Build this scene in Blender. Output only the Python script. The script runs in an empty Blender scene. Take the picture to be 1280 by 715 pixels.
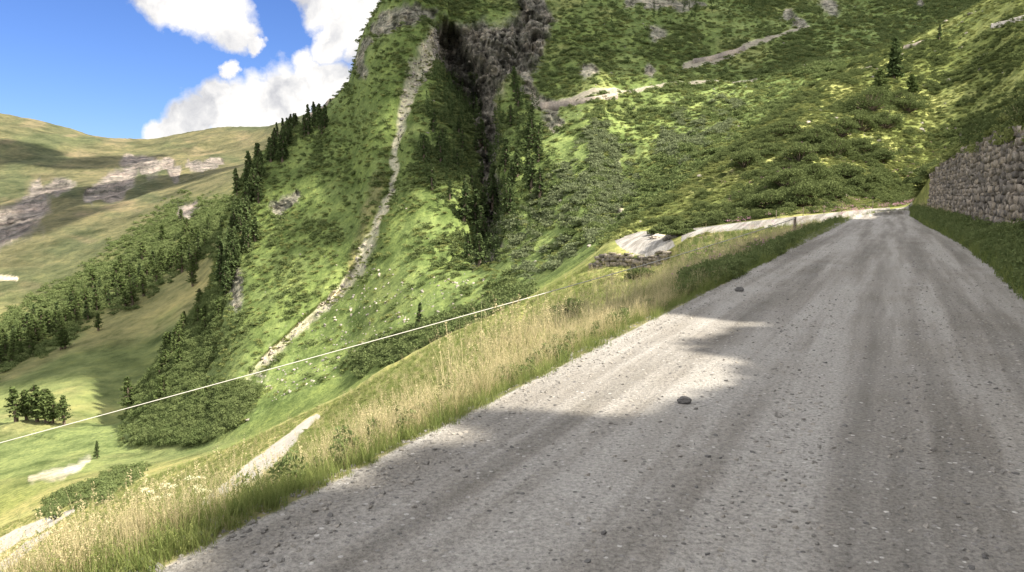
import bpy, math, random
import numpy as np
random.seed(7); rng = np.random.default_rng(7)
PI = math.pi
C = bpy.context.scene.collection
S = bpy.context.scene
F = 960.0; PITCH = math.radians(6.68); CZ = 1.6
PHI = math.radians(26.5)                      # heading of the near road
cp_, sp_ = math.cos(PITCH), math.sin(PITCH)

# ------------------------------------------------------------------ noise
def _h(ix, iy, iz):
    h = (ix.astype(np.uint32)*np.uint32(374761393) + iy.astype(np.uint32)*np.uint32(668265263) + iz.astype(np.uint32)*np.uint32(2147483647 & 0x9E3779B1))
    h = (h ^ (h >> np.uint32(13))) * np.uint32(1274126177)
    h = h ^ (h >> np.uint32(16))
    return h.astype(np.float64)/2147483647.5 - 1.0
def vnoise(x, y, z=0.0):
    if np.ndim(z) == 0 and z == 0:
        x, y = np.broadcast_arrays(np.asarray(x, np.float64), np.asarray(y, np.float64))
        fx, fy = np.floor(x), np.floor(y); u = x-fx; v = y-fy; u = u*u*(3-2*u); v = v*v*(3-2*v)
        ix = fx.astype(np.int32).view(np.uint32)*np.uint32(374761393); iy = fy.astype(np.int32).view(np.uint32)*np.uint32(668265263)
        ix1 = ix+np.uint32(374761393); iy1 = iy+np.uint32(668265263)
        def H(h):
            h = (h ^ (h >> np.uint32(13)))*np.uint32(1274126177); return (h ^ (h >> np.uint32(16))).astype(np.float32)
        a = H(ix+iy); b = H(ix1+iy); c = H(ix+iy1); d = H(ix1+iy1)
        a = a+(b-a)*u; c = c+(d-c)*u
        return (a+(c-a)*v)/2147483647.5-1.0
    x, y, z = np.broadcast_arrays(np.asarray(x, float), np.asarray(y, float), np.asarray(z, float))
    fx, fy, fz = np.floor(x), np.floor(y), np.floor(z)
    ix, iy, iz = fx.astype(np.int64), fy.astype(np.int64), fz.astype(np.int64)
    u, v, w = x-fx, y-fy, z-fz
    u = u*u*(3-2*u); v = v*v*(3-2*v); w = w*w*(3-2*w)
    def L(k):
        a = _h(ix, iy, iz+k); b = _h(ix+1, iy, iz+k); c = _h(ix, iy+1, iz+k); d = _h(ix+1, iy+1, iz+k)
        return (a*(1-u)+b*u)*(1-v) + (c*(1-u)+d*u)*v
    if np.all(z == 0): return L(0)
    return L(0)*(1-w) + L(1)*w
def fbm(x, y, z=0.0, o=5, g=0.5, ridged=False):
    s = 0; a = 1; t = 0; fx = 1.0
    for k in range(o):
        n = vnoise(x*fx+k*17.3, y*fx-k*9.1, z*fx if np.any(z) else 0.0)
        if ridged: n = 1-2*np.abs(n)
        s = s + n*a; t += a; a *= g; fx *= 2.03
    return s/t
def sst(a, b, x):
    t = np.clip((x-a)/(b-a), 0, 1); return t*t*(3-2*t)

# ------------------------------------------------------------------ camera maths
def P(px, py, D):
    """world point seen at pixel (px,py) of the 1280x715 photo, at forward distance D"""
    a = (px-640)/F; b = (357.5-py)/F
    yy = cp_ + b*sp_; zz = -sp_ + b*cp_
    return (a/yy*D, D, CZ + zz/yy*D)
def project(X, Y, Z):
    z = Z-CZ
    f = Y*cp_ - z*sp_; u = Y*sp_ + z*cp_
    f = np.maximum(f, 1e-3)
    return 640+F*X/f, 357.5-F*u/f

# ------------------------------------------------------------------ terrain
thf = np.concatenate([np.linspace(-112, -38, 150)[:-1], np.linspace(-38, 38, 1080), np.linspace(38, 112, 170)[1:]])
TH = np.radians(thf); N = len(TH)
def curve(pix, direct=()):
    """pix: (px,py,D) ; direct: (theta deg, r, z)"""
    th = []; lr = []; t = []
    for px, py, D in pix:
        x, y, z = P(px, py, D); r = math.hypot(x, y)
        th.append(math.degrees(math.atan2(x, y))); lr.append(math.log(r)); t.append((z-CZ)/r)
    for a, r, z in direct:
        th.append(a); lr.append(math.log(r)); t.append((z-CZ)/r)
    o = np.argsort(th); th = np.array(th)[o]; lr = np.array(lr)[o]; t = np.array(t)[o]
    return np.interp(thf, th, lr), np.interp(thf, th, t)
def perpL(p, z, th0=-112, th1=20, n=40):
    return [(a, p/math.sin(PHI-math.radians(a)), z) for a in np.linspace(th0, th1, n)]
def perpR(p, z, th0=34, th1=112, n=30):
    return [(a, p/math.sin(math.radians(a)-PHI), z) for a in np.linspace(th0, th1, n)]
def thpx(px): return math.degrees(math.atan((px-640)/F))
K = []
K.append(curve([], [(-112, .4, 0), (112, .4, 0)]))
K.append(curve([(1050,276,52),(1075,270,59),(1100,266,64),(1130,263,68),(1142,266,58),(1160,280,40),(1200,305,25.6),(1235,327,18)], perpL(2.75,0,-112,19)+perpR(1.8,0)))   # 1 near road edge
K.append(curve([(940,342,16),(1000,303,27),(1050,275,53),(1075,269.6,60),(1100,265.6,65),(1130,262.5,69),(1142,264.5,62),(1160,272,48),(1200,285,34),(1235,298,25)], perpL(2.97,-.05,-112,14)+perpR(2.6,.3)))
K.append(curve([(600,490,8.5),(700,440,12.5),(800,395,15),(850,366,16.5),(940,320,25),(1000,294,38),(1040,281,50),(1060,273,56),(1075,269,60.5),(1100,265,66),(1130,262,69.5),(1145,262,67),(1165,262,61),(1200,269,45),(1240,279,30),(1280,290,22.5)],
               perpL(5.2,-1.75,-112,-13)+perpR(3.5,.6)))
K.append(curve([(-100,742,95),(0,715,95),(150,655,80),(300,595,60),(430,550,48),(520,505,38),(600,470,30),(700,422,28),(800,375,26),(880,343,32),(960,313,42),(1040,280,51.5),(1060,272,57),(1075,268.5,61),(1100,264.5,66.5),(1130,261,70),
                (1145,248,68),(1165,218,62.3),(1200,196,45.4),(1240,178,30.4),(1280,162,22.9)], [(-112,60,-34),(-60,75,-44)]+perpR(3.7,3.5)))
K.append(curve([(-100,690,130),(0,662,125),(150,612,110),(300,556,95),(430,496,88),(560,421,85),(650,379,82),(738,338,77.5),(762,334,76),(806,336,73),(835,326,70),(860,302,68),(880,297,66),(937,291,62),(1000,284,57),(1045,278,52.5),(1062,271,58),(1075,268,62),(1100,264,67),(1130,260,71),(1150,250,74),(1165,222,70),(1200,194,58),(1240,176,48),(1280,158,42)],
               [(-112,90,-48),(-60,110,-58)]+perpR(8,5.0,42)))
K.append(curve([(-100,689,132),(0,661,126.5),(150,611,111),(300,555.4,96),(430,495.4,89),(560,420.5,86),(650,378,83),(738,330,78.2),(760,316,76.6),(805,322,73.4),(833,314,70.6),(860,297,69),(880,292,68.5),(937,287,64),(1000,281,58),(1048,276,53.5),(1062,270.6,59),(1075,267.5,63),(1100,263.5,68),(1130,259,72),(1130,259.8,73),(1150,252,80),(1165,230,80),(1200,200,72),(1240,178,66),(1280,150,62)],
               [(-112,92,-48),(-60,112,-58)]+perpR(16,7.5,45)))
K.append(curve([(-100,688,133),(0,660,128),(150,610,112.5),(300,555,97),(430,495,90),(560,420,87),(650,377,84),(738,324,82),(760,305,82),(775,297,83.5),(800,289,86),(835,289,82),(870,285,76),(937,277,70),(1000,270.5,66),(1050,265,69),(1090,261,74),(1115,259.5,78),(1130,257.5,82),(1150,249,87),(1165,238,90),(1200,212,91),(1240,182,92),(1280,146,92)],
               [(-112,94,-48),(-60,114,-58)]+perpR(34,13,50)))
K.append(curve([(-100,687,134),(0,659,129.5),(150,609,114),(300,554.5,98.5),(430,494,91.5),(560,419,88.5),(650,376,85.5),(738,322,84),(770,292,88),(810,266,96),(850,238,106),(900,200,120),(940,168,134),(984,132,150),(1018,111,162),(1078,77,176),(1128,54,182),(1186,27,184),(1236,0,180),(1280,-25,172)],
               [(-112,96,-48),(-60,116,-58),(60,190,44),(112,160,40)]))
K.append(curve([(-100,640,170),(0,615,165),(150,590,150),(300,560,135),(430,505,130),(560,433,120),(650,390,115),(738,340,110),(770,305,115),(810,282,122),(850,250,135),(900,212,150),(940,182,165),(984,148,185),(1078,92,225),(1186,42,260),(1236,14,275),(1280,-10,285)],
               [(-112,120,-60),(-60,150,-68),(60,230,40),(112,200,36)]))
K.append(curve([(-100,560,235),(0,546,235),(100,560,205),(150,562,198),(230,548,183),(300,532,170),(430,480,163),(560,411,148),(650,368,138),(738,316,132),(790,278,145),(850,226,165),(900,188,180),(940,158,198),(1018,104,230),(1078,70,260),(1128,46,290),(1186,20,310),(1236,-8,330),(1280,-30,340)],
               [(-112,200,-68),(-60,230,-70),(60,280,44),(112,250,38)]))
k12 = curve([(-100,540,250),(0,535,252),(100,545,232),(150,545,225),(190,482,240),(230,425,255),(262,374,270),(276,300,285),(290,250,295),(318,196,320),(345,175,330),(400,146,340),(438,112,345),(446,75,345),(458,45,345),(490,0,350),(520,-50,365),(600,-150,450),(800,-150,540),(1000,-110,560),(1150,-80,540),(1236,-70,520),(1300,-60,450)],
               [(-112,230,-68),(-60,250,-70),(60,330,40),(112,300,40)])
k10 = K[-1]
r10, r12 = np.exp(k10[0]), np.exp(k12[0]); z10, z12 = k10[1]*r10, k12[1]*r12
rm = r10+(r12-r10)*.5; zm = z10+(z12-z10)*.42
K.append((np.log(rm), zm/rm)); K.append(k12)
K.append(curve([(-100,520,290),(0,510,285),(100,515,270),(150,535,260),(190,500,290),(262,410,320),(300,290,360),(345,230,390),(400,190,410),(446,140,420),(520,20,440),(600,-60,520),(800,-60,620),(1000,-40,640),(1236,-10,600),(1300,0,520)],
               [(-112,270,-68),(-60,290,-70),(60,400,20),(112,350,20)]))
K.append(curve([(-100,470,380),(0,450,390),(100,410,420),(190,370,450),(240,340,470),(300,270,520),(345,215,560),(446,130,560),(520,40,520),(600,-20,620),(1000,0,720),(1300,30,640)], [(-112,350,-60),(-60,370,-60),(60,500,10),(112,450,10)]))
K.append(curve([(-100,340,650),(0,335,650),(100,290,750),(200,250,850),(325,205,900),(400,165,900),(446,120,800),(520,60,650),(600,20,720),(1000,40,860),(1300,60,800)], [(-112,600,-30),(-60,620,-40),(60,620,0),(112,560,0)]))
K.append(curve([(-100,225,1250),(0,230,1250),(100,222,1300),(200,212,1350),(325,192,1350),(400,150,1200),(446,110,1000),(520,70,800),(600,40,850),(1000,60,1000),(1300,80,1000)], [(-112,1000,60),(-60,1100,60),(60,760,0),(112,700,0)]))
K.append(curve([(-200,110,1900),(-100,120,1900),(0,144,2000),(60,158,2050),(110,171,2100),(170,176.5,2150),(230,172,2100),(280,163,2050),(340,161,1950),(380,152,1700),(430,121,1450),(470,90,1200),(520,80,1000),(600,60,1100),(1000,80,1200),(1300,100,1200)], [(-112,1700,220),(-60,1800,230),(60,900,-10),(112,800,-10)]))
r17 = np.exp(K[-1][0]); K.append((np.log(r17*1.5), (K[-1][1]*r17-150)/(r17*1.5)))
LR = np.array([k[0] for k in K]); T = np.array([k[1] for k in K])
T[:2] = -CZ/np.exp(LR[:2])
def gsm(a, w):
    k = np.exp(-0.5*(np.arange(-3*w, 3*w+1)/w)**2); k /= k.sum()
    return np.convolve(np.pad(a, 3*w, mode='edge'), k, 'valid')
for k in range(2, len(K)):
    w = 3 if k in (3, 4, 5, 6, 7) else 6
    if k == 12: w = 3
    if k == 2: w = 2
    LR[k] = gsm(LR[k], w); T[k] = gsm(T[k], w)
for k in range(1, len(K)): LR[k] = np.maximum(LR[k], LR[k-1]+.0015)
R = np.exp(LR); ZK = T*R + CZ
rows = [60, 8, 30, 50, 80, 12, 16, 110, 8, 18, 180, 200, 8, 44, 60, 60, 60, 4]
# vectorised monotone cubic of z over r
h = np.diff(R, axis=0); dl = np.diff(ZK, axis=0)/h
M = np.zeros_like(ZK); M[0] = dl[0]; M[-1] = dl[-1]
for k in range(1, len(K)-1):
    same = dl[k-1]*dl[k] > 0
    w1 = 2*h[k]+h[k-1]; w2 = h[k]+2*h[k-1]
    with np.errstate(all='ignore'):
        m = (w1+w2)/(w1/dl[k-1]+w2/dl[k])
    M[k] = np.where(same, np.nan_to_num(m), 0)
RR = []; ZZ = []; KK = []
for k in range(len(K)-1):
    n = rows[k]
    for j in range(n):
        f = j/n
        if k in (0, 3, 4, 7, 13, 14, 15, 16): r = np.exp(LR[k]*(1-f)+LR[k+1]*f)
        else: r = R[k]*(1-f)+R[k+1]*f
        t = (r-R[k])/h[k]
        z = (2*t**3-3*t**2+1)*ZK[k] + (t**3-2*t**2+t)*h[k]*M[k] + (-2*t**3+3*t**2)*ZK[k+1] + (t**3-t**2)*h[k]*M[k+1]
        RR.append(r); ZZ.append(z); KK.append(np.full(N, k+f))
RR.append(R[-1]); ZZ.append(ZK[-1]); KK.append(np.full(N, len(K)-1.0))
RR = np.array(RR); ZZ = np.array(ZZ); KK = np.array(KK); NR = len(RR)
GX = RR*np.sin(TH)[None]; GY = RR*np.cos(TH)[None]; GZ = ZZ.copy()
PX, PY = project(GX, GY, GZ)
infront = GY > .5

def polymask(pts, hw, lay, warp=6.0, wf=.05, soft=.35, X=None, Y=None):
    """soft mask along a pixel polyline; hw number or list of half widths; lay=(kmin,kmax)"""
    pts = np.array(pts, float); hw = np.broadcast_to(np.array(hw, float), (len(pts),))
    pad = hw.max()*2+warp+5
    sel = (PX > pts[:,0].min()-pad) & (PX < pts[:,0].max()+pad) & (PY > pts[:,1].min()-pad) & (PY < pts[:,1].max()+pad) & (KK >= lay[0]) & (KK <= lay[1]) & infront
    out = np.zeros_like(PX)
    x = PX[sel]; y = PY[sel]
    x = x + warp*fbm(x*wf, y*wf, 0., 4); y = y + warp*fbm(x*wf+40, y*wf+11, 0., 4)
    best = np.full(x.shape, 9.0)
    if len(pts) == 1:
        best = np.hypot(x-pts[0,0], y-pts[0,1])/hw[0]
    for i in range(len(pts)-1):
        ax, ay = pts[i]; bx, by = pts[i+1]; L2 = (bx-ax)**2+(by-ay)**2
        t = np.clip(((x-ax)*(bx-ax)+(y-ay)*(by-ay))/L2, 0, 1)
        d = np.hypot(x-ax-t*(bx-ax), y-ay-t*(by-ay))/(hw[i]*(1-t)+hw[i+1]*t)
        best = np.minimum(best, d)
    out[sel] = 1-sst(1-soft, 1+soft, best)
    return out

# ---- relief
wob = lambda s, o=5, g=.5, zz=0., rd=False: fbm(GX/s+zz, GY/s-zz, 0., o, g, rd)
perp = GX*math.cos(PHI) - GY*math.sin(PHI)         # metres right of the road's heading line through the camera
alng = GX*math.sin(PHI) + GY*math.cos(PHI)
HPf = lambda X_, Y_: (((X_-806)/37)**2+((Y_-303.5-(X_-806)*.12)/15.5)**2 < 1) | (X_ > 852)
HP = HPf(PX, PY)
inroad = (KK <= 1) | ((KK >= 6) & (KK <= 7) & (PX > 742) & (PX < 1112) & HP) | ((KK > 1) & (KK < 6) & (PX > 1052) & (PX < 1140))
def band(a, b, c, d): return sst(a, b, KK)*(1-sst(c, d, KK))
dz = np.zeros_like(GZ)
dz += .007*wob(.8, 3)*(KK < 1.2)                                                    # road unevenness
for q, dep in ((1.05, .03), (-.55, .035), (-1.9, .03)): dz -= .6*dep*np.exp(-((perp-q+.35*vnoise(alng/7, 0*alng+q*3)+.06*vnoise(alng*2, perp*2))/.34)**2)*(KK < 1)*(.6+.4*vnoise(alng/3+q, 0*alng+q))
dz += .08*wob(1.2, 3)*band(1.2, 2, 2.9, 3.1)
lo = band(2.2, 3.2, 5, 5.01) * ((PX < 745) | (PX > 745))
dz += (.35*wob(7, 5, .55) + .10*wob(1.5, 3))*lo
hill = band(7.0, 7.25, 9.9, 10.1) + band(4.0, 5.0, 7.0, 7.01)*(PX > 1145)
dz += (1.1*wob(14, 5, .6))*np.clip(hill, 0, 1)*np.where(KK > 7.9, .5, 1)*np.where(RR<60, .35, 1)
mt = band(9.5, 10.3, 12.3, 12.9)
GUL = fbm(GX/24+.35*GY/60, GY/95, 0., 5, .55, True)
dz += (3.2*wob(55, 6, .56) + 1.7*GUL)*mt
dz += band(7.5, 7.9, 8.15, 8.8)*(PX > 745)*1.1*fbm(GX/9+3, GY/9, 0., 4, .6)
fl = band(12.6, 13.6, 17.5, 18)
dz += (10*fbm(GX/150, GY/260, 0., 6, .5, True))*fl*np.clip((RR-250)/700, 0.05, 1)*np.where(KK > 16.9, .5, 1)
# rock zones of the mountain
cliff = np.maximum.reduce([
    polymask([(560,50),(595,72),(635,62),(668,18)], [24,40,34,22], (10.5,12.2), 14, .04),
    polymask([(598,100),(612,150),(610,200),(620,250),(612,300),(606,352)], [18,15,13,13,16,17], (10.2,12.2), 10, .05)])
crag = np.maximum.reduce([
    polymask([(478,48),(500,35),(540,28)], [9,13,8], (10.5,12.4), 12, .06),
    polymask([(452,100),(450,78),(462,62)], [6,7,5], (10.5,12.4), 7, .08),
    polymask([(292,378),(298,352),(286,335)], [8,10,7], (10.3,12.4), 9, .08),
    polymask([(346,262),(368,244)], [9,8], (10.3,12.4), 9, .08),
    polymask([(300,282),(305,262)], [5,5], (10.3,12.4), 6, .08),
    polymask([(655,85),(662,112),(688,130),(692,152)], [6,9,11,13], (10.5,12.3), 8, .08),
    polymask([(736,85)], [11], (10.5,12.3), 6, .08), polymask([(812,87)], [8], (10.5,12.3), 5, .1), polymask([(822,45)], [10], (10.5,12.3), 5, .1),
    polymask([(770,210)], [6], (10,12.3), 5, .1), polymask([(645,470-200)], [4], (10,12.3), 4, .1), polymask([(772,262)], [7], (10,12.3), 5, .1),
    polymask([(660,8),(672,30),(668,55)], [10,8,7], (10.5,12.3), 9, .07),
    polymask([(790,2),(850,6),(875,12)], [8,10,5], (10.5,12.3), 10, .06),
    polymask([(985,22),(1000,35)], [8,6], (10.5,12.3), 8, .07), polymask([(1035,5)], [12], (10.5,12.3), 8, .07), polymask([(1150,5)], [7], (10.2,12.3), 8, .07)])
rk3 = fbm((PX+.5*PY)/26, (PY-.4*PX)/17, 0., 6, .62, True)
push = np.zeros_like(GZ)
push += cliff*(13*np.abs(rk3)-4) + crag*(5.0*rk3)
gx = np.interp(PY, [60,100,150,200,250,300,355,380], [600,603,612,610,620,612,606,600])
gd = np.interp(PY, [60,100,150,340,375], [0,26,30,22,0])
gg = PX+5*fbm(PX*.05, PY*.05, 0., 3)-gx
push += gd*np.where(gg < 0, np.exp(-(gg/42)**2), np.exp(-(gg/13)**2))*band(10.1, 10.3, 11.9, 12)       # the gorge
ovh = polymask([(560,45),(575,90),(592,120)], [16,22,14], (10.6,12), 8, .05)
push += 20*ovh
cx_ = np.interp(PY, [20,60,100,140,190,235,280,325,360,390,420,450,480], [560,545,520,505,493,490,470,455,430,395,360,325,300])
push += 6*np.exp(-((PX-cx_)/13)**2)*band(10.2, 10.5, 12, 12.3)*sst(20, 60, PY)
# broad rib running down-left of the scree chute
rib = np.interp(PY, [0,110,200,300,400,480], [520,470,440,400,330,260])
push -= 14*np.exp(-((PX-rib)/60)**2)*mt*(PX < 560)
frock = np.maximum.reduce([
    polymask([(-10,300),(20,292),(40,262),(48,240)], [20,24,16,11], (14.2,17), 16, .05),
    polymask([(60,240),(78,236)], [10,12], (14.2,17), 10, .06),
    polymask([(112,250),(140,236),(160,212),(168,203)], [6,15,14,6], (14.2,17), 10, .06),
    polymask([(178,208),(190,212)], [9,11], (14.2,17), 8, .06),
    polymask([(205,206),(222,218)], [7,6], (14.2,17), 8, .06), polymask([(240,212),(262,205),(280,203)], [4,5,3], (14.2,17), 8, .08),
    polymask([(225,268),(245,262)], [9,7], (13.2,16), 8, .06), polymask([(385,152),(430,125)], [5,9], (15,17.1), 5, .06)])
push += frock*(22*fbm(PX/18, PY/13, 0., 5, .6, True)+6)*np.clip(RR/1000, .3, 1.2)
GZ += dz
GX += push*np.sin(TH)[None]; GY += push*np.cos(TH)[None]
GZ -= .25*cliff*np.abs(rk3)*8

# ---- where roads and gravel run (albedo and object split)
farroads = np.maximum.reduce([
    polymask([(396,519),(375,536),(345,566),(310,594),(262,634)], [3,5,10,12,12], (3.2,8), 1.5, .05, .15),
    polymask([(92,638),(60,652),(25,668),(-30,700)], [2,6,7,8], (3.2,8), 1.5, .05, .15),
    polymask([(62,665),(35,682),(5,708),(-20,725)], [2,6,7,7], (3.2,8), 1.5, .05, .15)])
uproad = np.maximum.reduce([
    polymask([(668,126),(720,121),(772,113)], [4,4,3], (10.2,12.3), 3, .05, .3),
    polymask([(858,78),(900,66),(937,56),(1010,38)], [3.5,3.2,2.8,1.5], (10.2,12.3), 3, .05, .5)*.9,
    polymask([(770,115),(850,103),(907,96),(945,92)], [2.2,1.8,1.6,1.2], (10.1,12.3), 1.5, .05, .3)])
scree = np.maximum.reduce([
    polymask([(548,50),(520,95),(505,140),(493,190),(490,235),(470,280),(455,325),(430,360),(395,390),(360,420),(325,450)], [9,10,6,3.5,4,5,9,7,5,6,5], (10.1,12.3), 6, .08, .45),
    polymask([(40,600),(75,590),(110,575)], [4,6,3], (8.5,11), 6, .06, .4),
    polymask([(1,262+90),(20,352)], [3,3], (13,15), 4, .08)])
fan = polymask([(350,425),(325,455),(300,490)], [9,13,15], (10.05,11.5), 10, .07, .8)
scree = np.maximum(scree, .7*fan*sst(-.15, .25, fbm(PX/7, PY/4, 0., 4, .6)))
chan = polymask([(478,215),(462,260),(455,300),(440,340)], [6,9,10,6], (10.1,12.3), 9, .05, .6)
ispath = inroad & infront
ROADF = np.where(inroad, 1.0, 0.0)
roadmask = np.maximum(ROADF, np.maximum(farroads, uproad))

# ---- colours
def mixc(c, col, m): return c*(1-m[..., None]) + np.array(col)*m[..., None]
n1 = fbm(GX/30, GY/30, 0., 5, .6); n2 = fbm(GX/6, GY/6, 0., 4, .6); n3 = fbm(GX/120, GY/160, 0., 4)
nS = fbm(PX/30, PY/18, 0., 5, .6)
col = np.zeros(GZ.shape+(3,)); col[:] = (.115, .145, .045)
m10 = band(9.9, 10.1, 12.4, 12.6)
col = mixc(col, (.145, .175, .060), sst(-.1, .5, nS)*m10)
col = mixc(col, (.20, .185, .075), sst(.15, .6, n1)*m10*.5)
# foot meadows, bright
foot = m10*sst(9.9, 10.0, KK)*(1-sst(10.25, 10.7, KK))
col = mixc(col, (.165, .205, .07), foot*(.5+.5*nS))
nearm = band(2.1, 2.3, 9.2, 10.0)
col = mixc(col, (.19, .21, .065), nearm*.9)
col = mixc(col, (.32, .29, .12), nearm*sst(-.05, .5, n1+.4*n2)*.75)
col = mixc(col, (.30, .31, .12), (((KK > 4.1) & (PX > 1146)) | (KK > 7.02))*(KK < 8.2)*.6*sst(-.4, .3, n2))
col = mixc(col, (.11, .14, .04), nearm*sst(.1, .6, -n1-.3*n2)*.8)
crest = band(7.5, 7.95, 8.1, 8.6)*(PX > 745)
col = mixc(col, (.24, .245, .075), crest*.5*sst(-.3, .5, n2+n1))
vall = (1-sst(250, 330, PX))*band(8.5, 9.5, 14.2, 15)
col = mixc(col, (.145, .17, .065), vall*.9)
col = mixc(col, (.19, .18, .08), vall*sst(0, .5, n3+.6*n1)*.9)
fm = band(14, 15, 18, 18.1)
col = mixc(col, (.100, .095, .050), fm*.95)
col = mixc(col, (.058, .072, .034), fm*sst(-.1, .4, fbm(PX/60, PY/22, 0., 5))*.8)
col = mixc(col, (.17, .14, .085), fm*sst(.15, .55, fbm(PX/50+9, PY/12+4, 0., 5))*.6)
lowwood = polymask([(0,440),(60,405),(120,370),(180,330),(240,290),(285,270)], [30,30,30,36,36,22], (13,16), 10, .05, .5)
col = mixc(col, (.055, .075, .022), lowwood*.8)
verge = band(1.0, 1.2, 1.9, 2.6)
col = mixc(col, (.22, .19, .11), verge*.7)
rn = .5+.5*fbm(PX/9, PY/14, 0., 5, .6)
rockc = (np.array((.30,.27,.235))[None, None]*(0.30+1.1*rn[..., None])*(1-.55*sst(.35,.85,fbm((PX+.6*PY)/15, (PY-.5*PX)/8, 0., 4, .6, True)))[..., None])
col = col*(1-(crag*.9)[..., None]) + rockc*(crag*.9)[..., None]
cl2 = np.clip(cliff*1.1, 0, 1)*sst(-.75, .0, fbm(PX/22+4, PY/16, 0., 4)+.3)
col = col*(1-cl2[..., None]) + rockc*.72*cl2[..., None]
frc = np.array((.215,.195,.178))[None, None]*(.5+.8*rn[..., None])
col = col*(1-frock[..., None]) + frc*frock[..., None]
col = mixc(col, (.50,.44,.345), scree*(.6+.4*rn)); col = mixc(col, (.20,.16,.09), chan*.55*(1-scree))
col = mixc(col, (.46,.42,.35), np.maximum(farroads, uproad*.75))
gr = roadmask*(ROADF)
col = mixc(col, (.29,.275,.25), ROADF)
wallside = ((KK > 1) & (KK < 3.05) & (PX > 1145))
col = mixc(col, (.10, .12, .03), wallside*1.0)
col = col*np.where(((KK > 9.2) & (KK < 12.8))[..., None], np.array((1.0, 1.07, 1.05)), 1.0)
col = np.clip(col, 0.01, .8)
ROCK = np.clip(crag+cl2+frock+scree*.25, 0, 1)

# ------------------------------------------------------------------ materials
def newmat(name):
    m = bpy.data.materials.new(name); m.use_nodes = True
    nt = m.node_tree; nt.nodes.clear(); return m, nt
class NT:
    def __init__(s, nt): s.nt = nt
    def n(s, t, **kw):
        x = s.nt.nodes.new(t)
        for k, v in kw.items(): setattr(x, k, v)
        return x
    def l(s, a, b): s.nt.links.new(a, b)
    def noise(s, vec, scale, detail=5, rough=.6):
        x = s.n('ShaderNodeTexNoise'); x.inputs['Scale'].default_value = scale; x.inputs['Detail'].default_value = detail; x.inputs['Roughness'].default_value = rough
        s.l(vec, x.inputs['Vector']); return x.outputs['Fac']
    def ramp(s, fac, stops):
        x = s.n('ShaderNodeValToRGB'); e = x.color_ramp.elements
        while len(e) < len(stops): e.new(.5)
        for i, (p, c) in enumerate(stops): e[i].position = p; e[i].color = (*c, 1) if len(c) == 3 else c
        s.l(fac, x.inputs[0]); return x.outputs[0]
    def math(s, op, a, b=None, clamp=False):
        x = s.n('ShaderNodeMath', operation=op); x.use_clamp = clamp
        for i, v in enumerate((a, b)):
            if v is None: continue
            if isinstance(v, (int, float)): x.inputs[i].default_value = v
            else: s.l(v, x.inputs[i])
        return x.outputs[0]
    def mix(s, fac, a, b, mode='MIX'):
        x = s.n('ShaderNodeMix', data_type='RGBA', blend_type=mode)
        for i, v in ((0, fac), (6, a), (7, b)):
            if isinstance(v, (int, float)): x.inputs[i].default_value = v
            elif isinstance(v, tuple): x.inputs[i].default_value = (*v, 1)
            else: s.l(v, x.inputs[i])
        return x.outputs[2]
def finish(g, colr, rough=.9, bump=None, bs=.5, bd=.1, spec=.2):
    b = g.n('ShaderNodeBsdfPrincipled'); o = g.n('ShaderNodeOutputMaterial')
    if isinstance(colr, tuple): b.inputs['Base Color'].default_value = (*colr, 1)
    else: g.l(colr, b.inputs['Base Color'])
    b.inputs['Roughness'].default_value = rough; b.inputs['Specular IOR Level'].default_value = spec
    if bump is not None:
        bp = g.n('ShaderNodeBump'); bp.inputs['Strength'].default_value = bs; bp.inputs['Distance'].default_value = bd
        g.l(bump, bp.inputs['Height']); g.l(bp.outputs[0], b.inputs['Normal'])
    g.l(b.outputs[0], o.inputs[0])

def mat_ground(name, s1, s2, bd):
    m, nt = newmat(name); g = NT(nt)
    tc = g.n('ShaderNodeTexCoord').outputs['Object']
    at = g.n('ShaderNodeAttribute', attribute_name='Col').outputs['Color']
    rk = g.n('ShaderNodeAttribute', attribute_name='Rock').outputs['Fac']
    a = g.noise(tc, s1, 6, .65); b = g.noise(tc, s2, 6, .7)
    c1 = g.mix(1.0, at, g.ramp(a, [(.3,(.45,.5,.42)),(.5,(1,1,1)),(.68,(1.5,1.4,1.35))]), 'MULTIPLY')
    c2 = g.mix(1.0, c1, g.ramp(b, [(.3,(.55,.6,.5)),(.5,(1,1,1)),(.7,(1.4,1.3,1.2))]), 'MULTIPLY')
    mpr = g.n('ShaderNodeMapping'); mpr.inputs['Rotation'].default_value = (.5, .35, 0); mpr.inputs['Scale'].default_value = (.6, .6, 2.2); g.l(tc, mpr.inputs[0])
    cr = g.noise(mpr.outputs[0], s1*2.2, 9, .78)
    crk = g.ramp(cr, [(.38,(.22,.21,.21)),(.48,(.75,.74,.73)),(.56,(1.15,1.12,1.08)),(.66,(1.55,1.5,1.42))])
    c2 = g.mix(rk, c2, g.mix(1.0, c2, crk, 'MULTIPLY'))
    b = g.math('ADD', b, g.math('MULTIPLY', g.math('MULTIPLY', cr, rk), 2.5))
    finish(g, c2, .95, b, .6, bd, .1); return m
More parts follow.
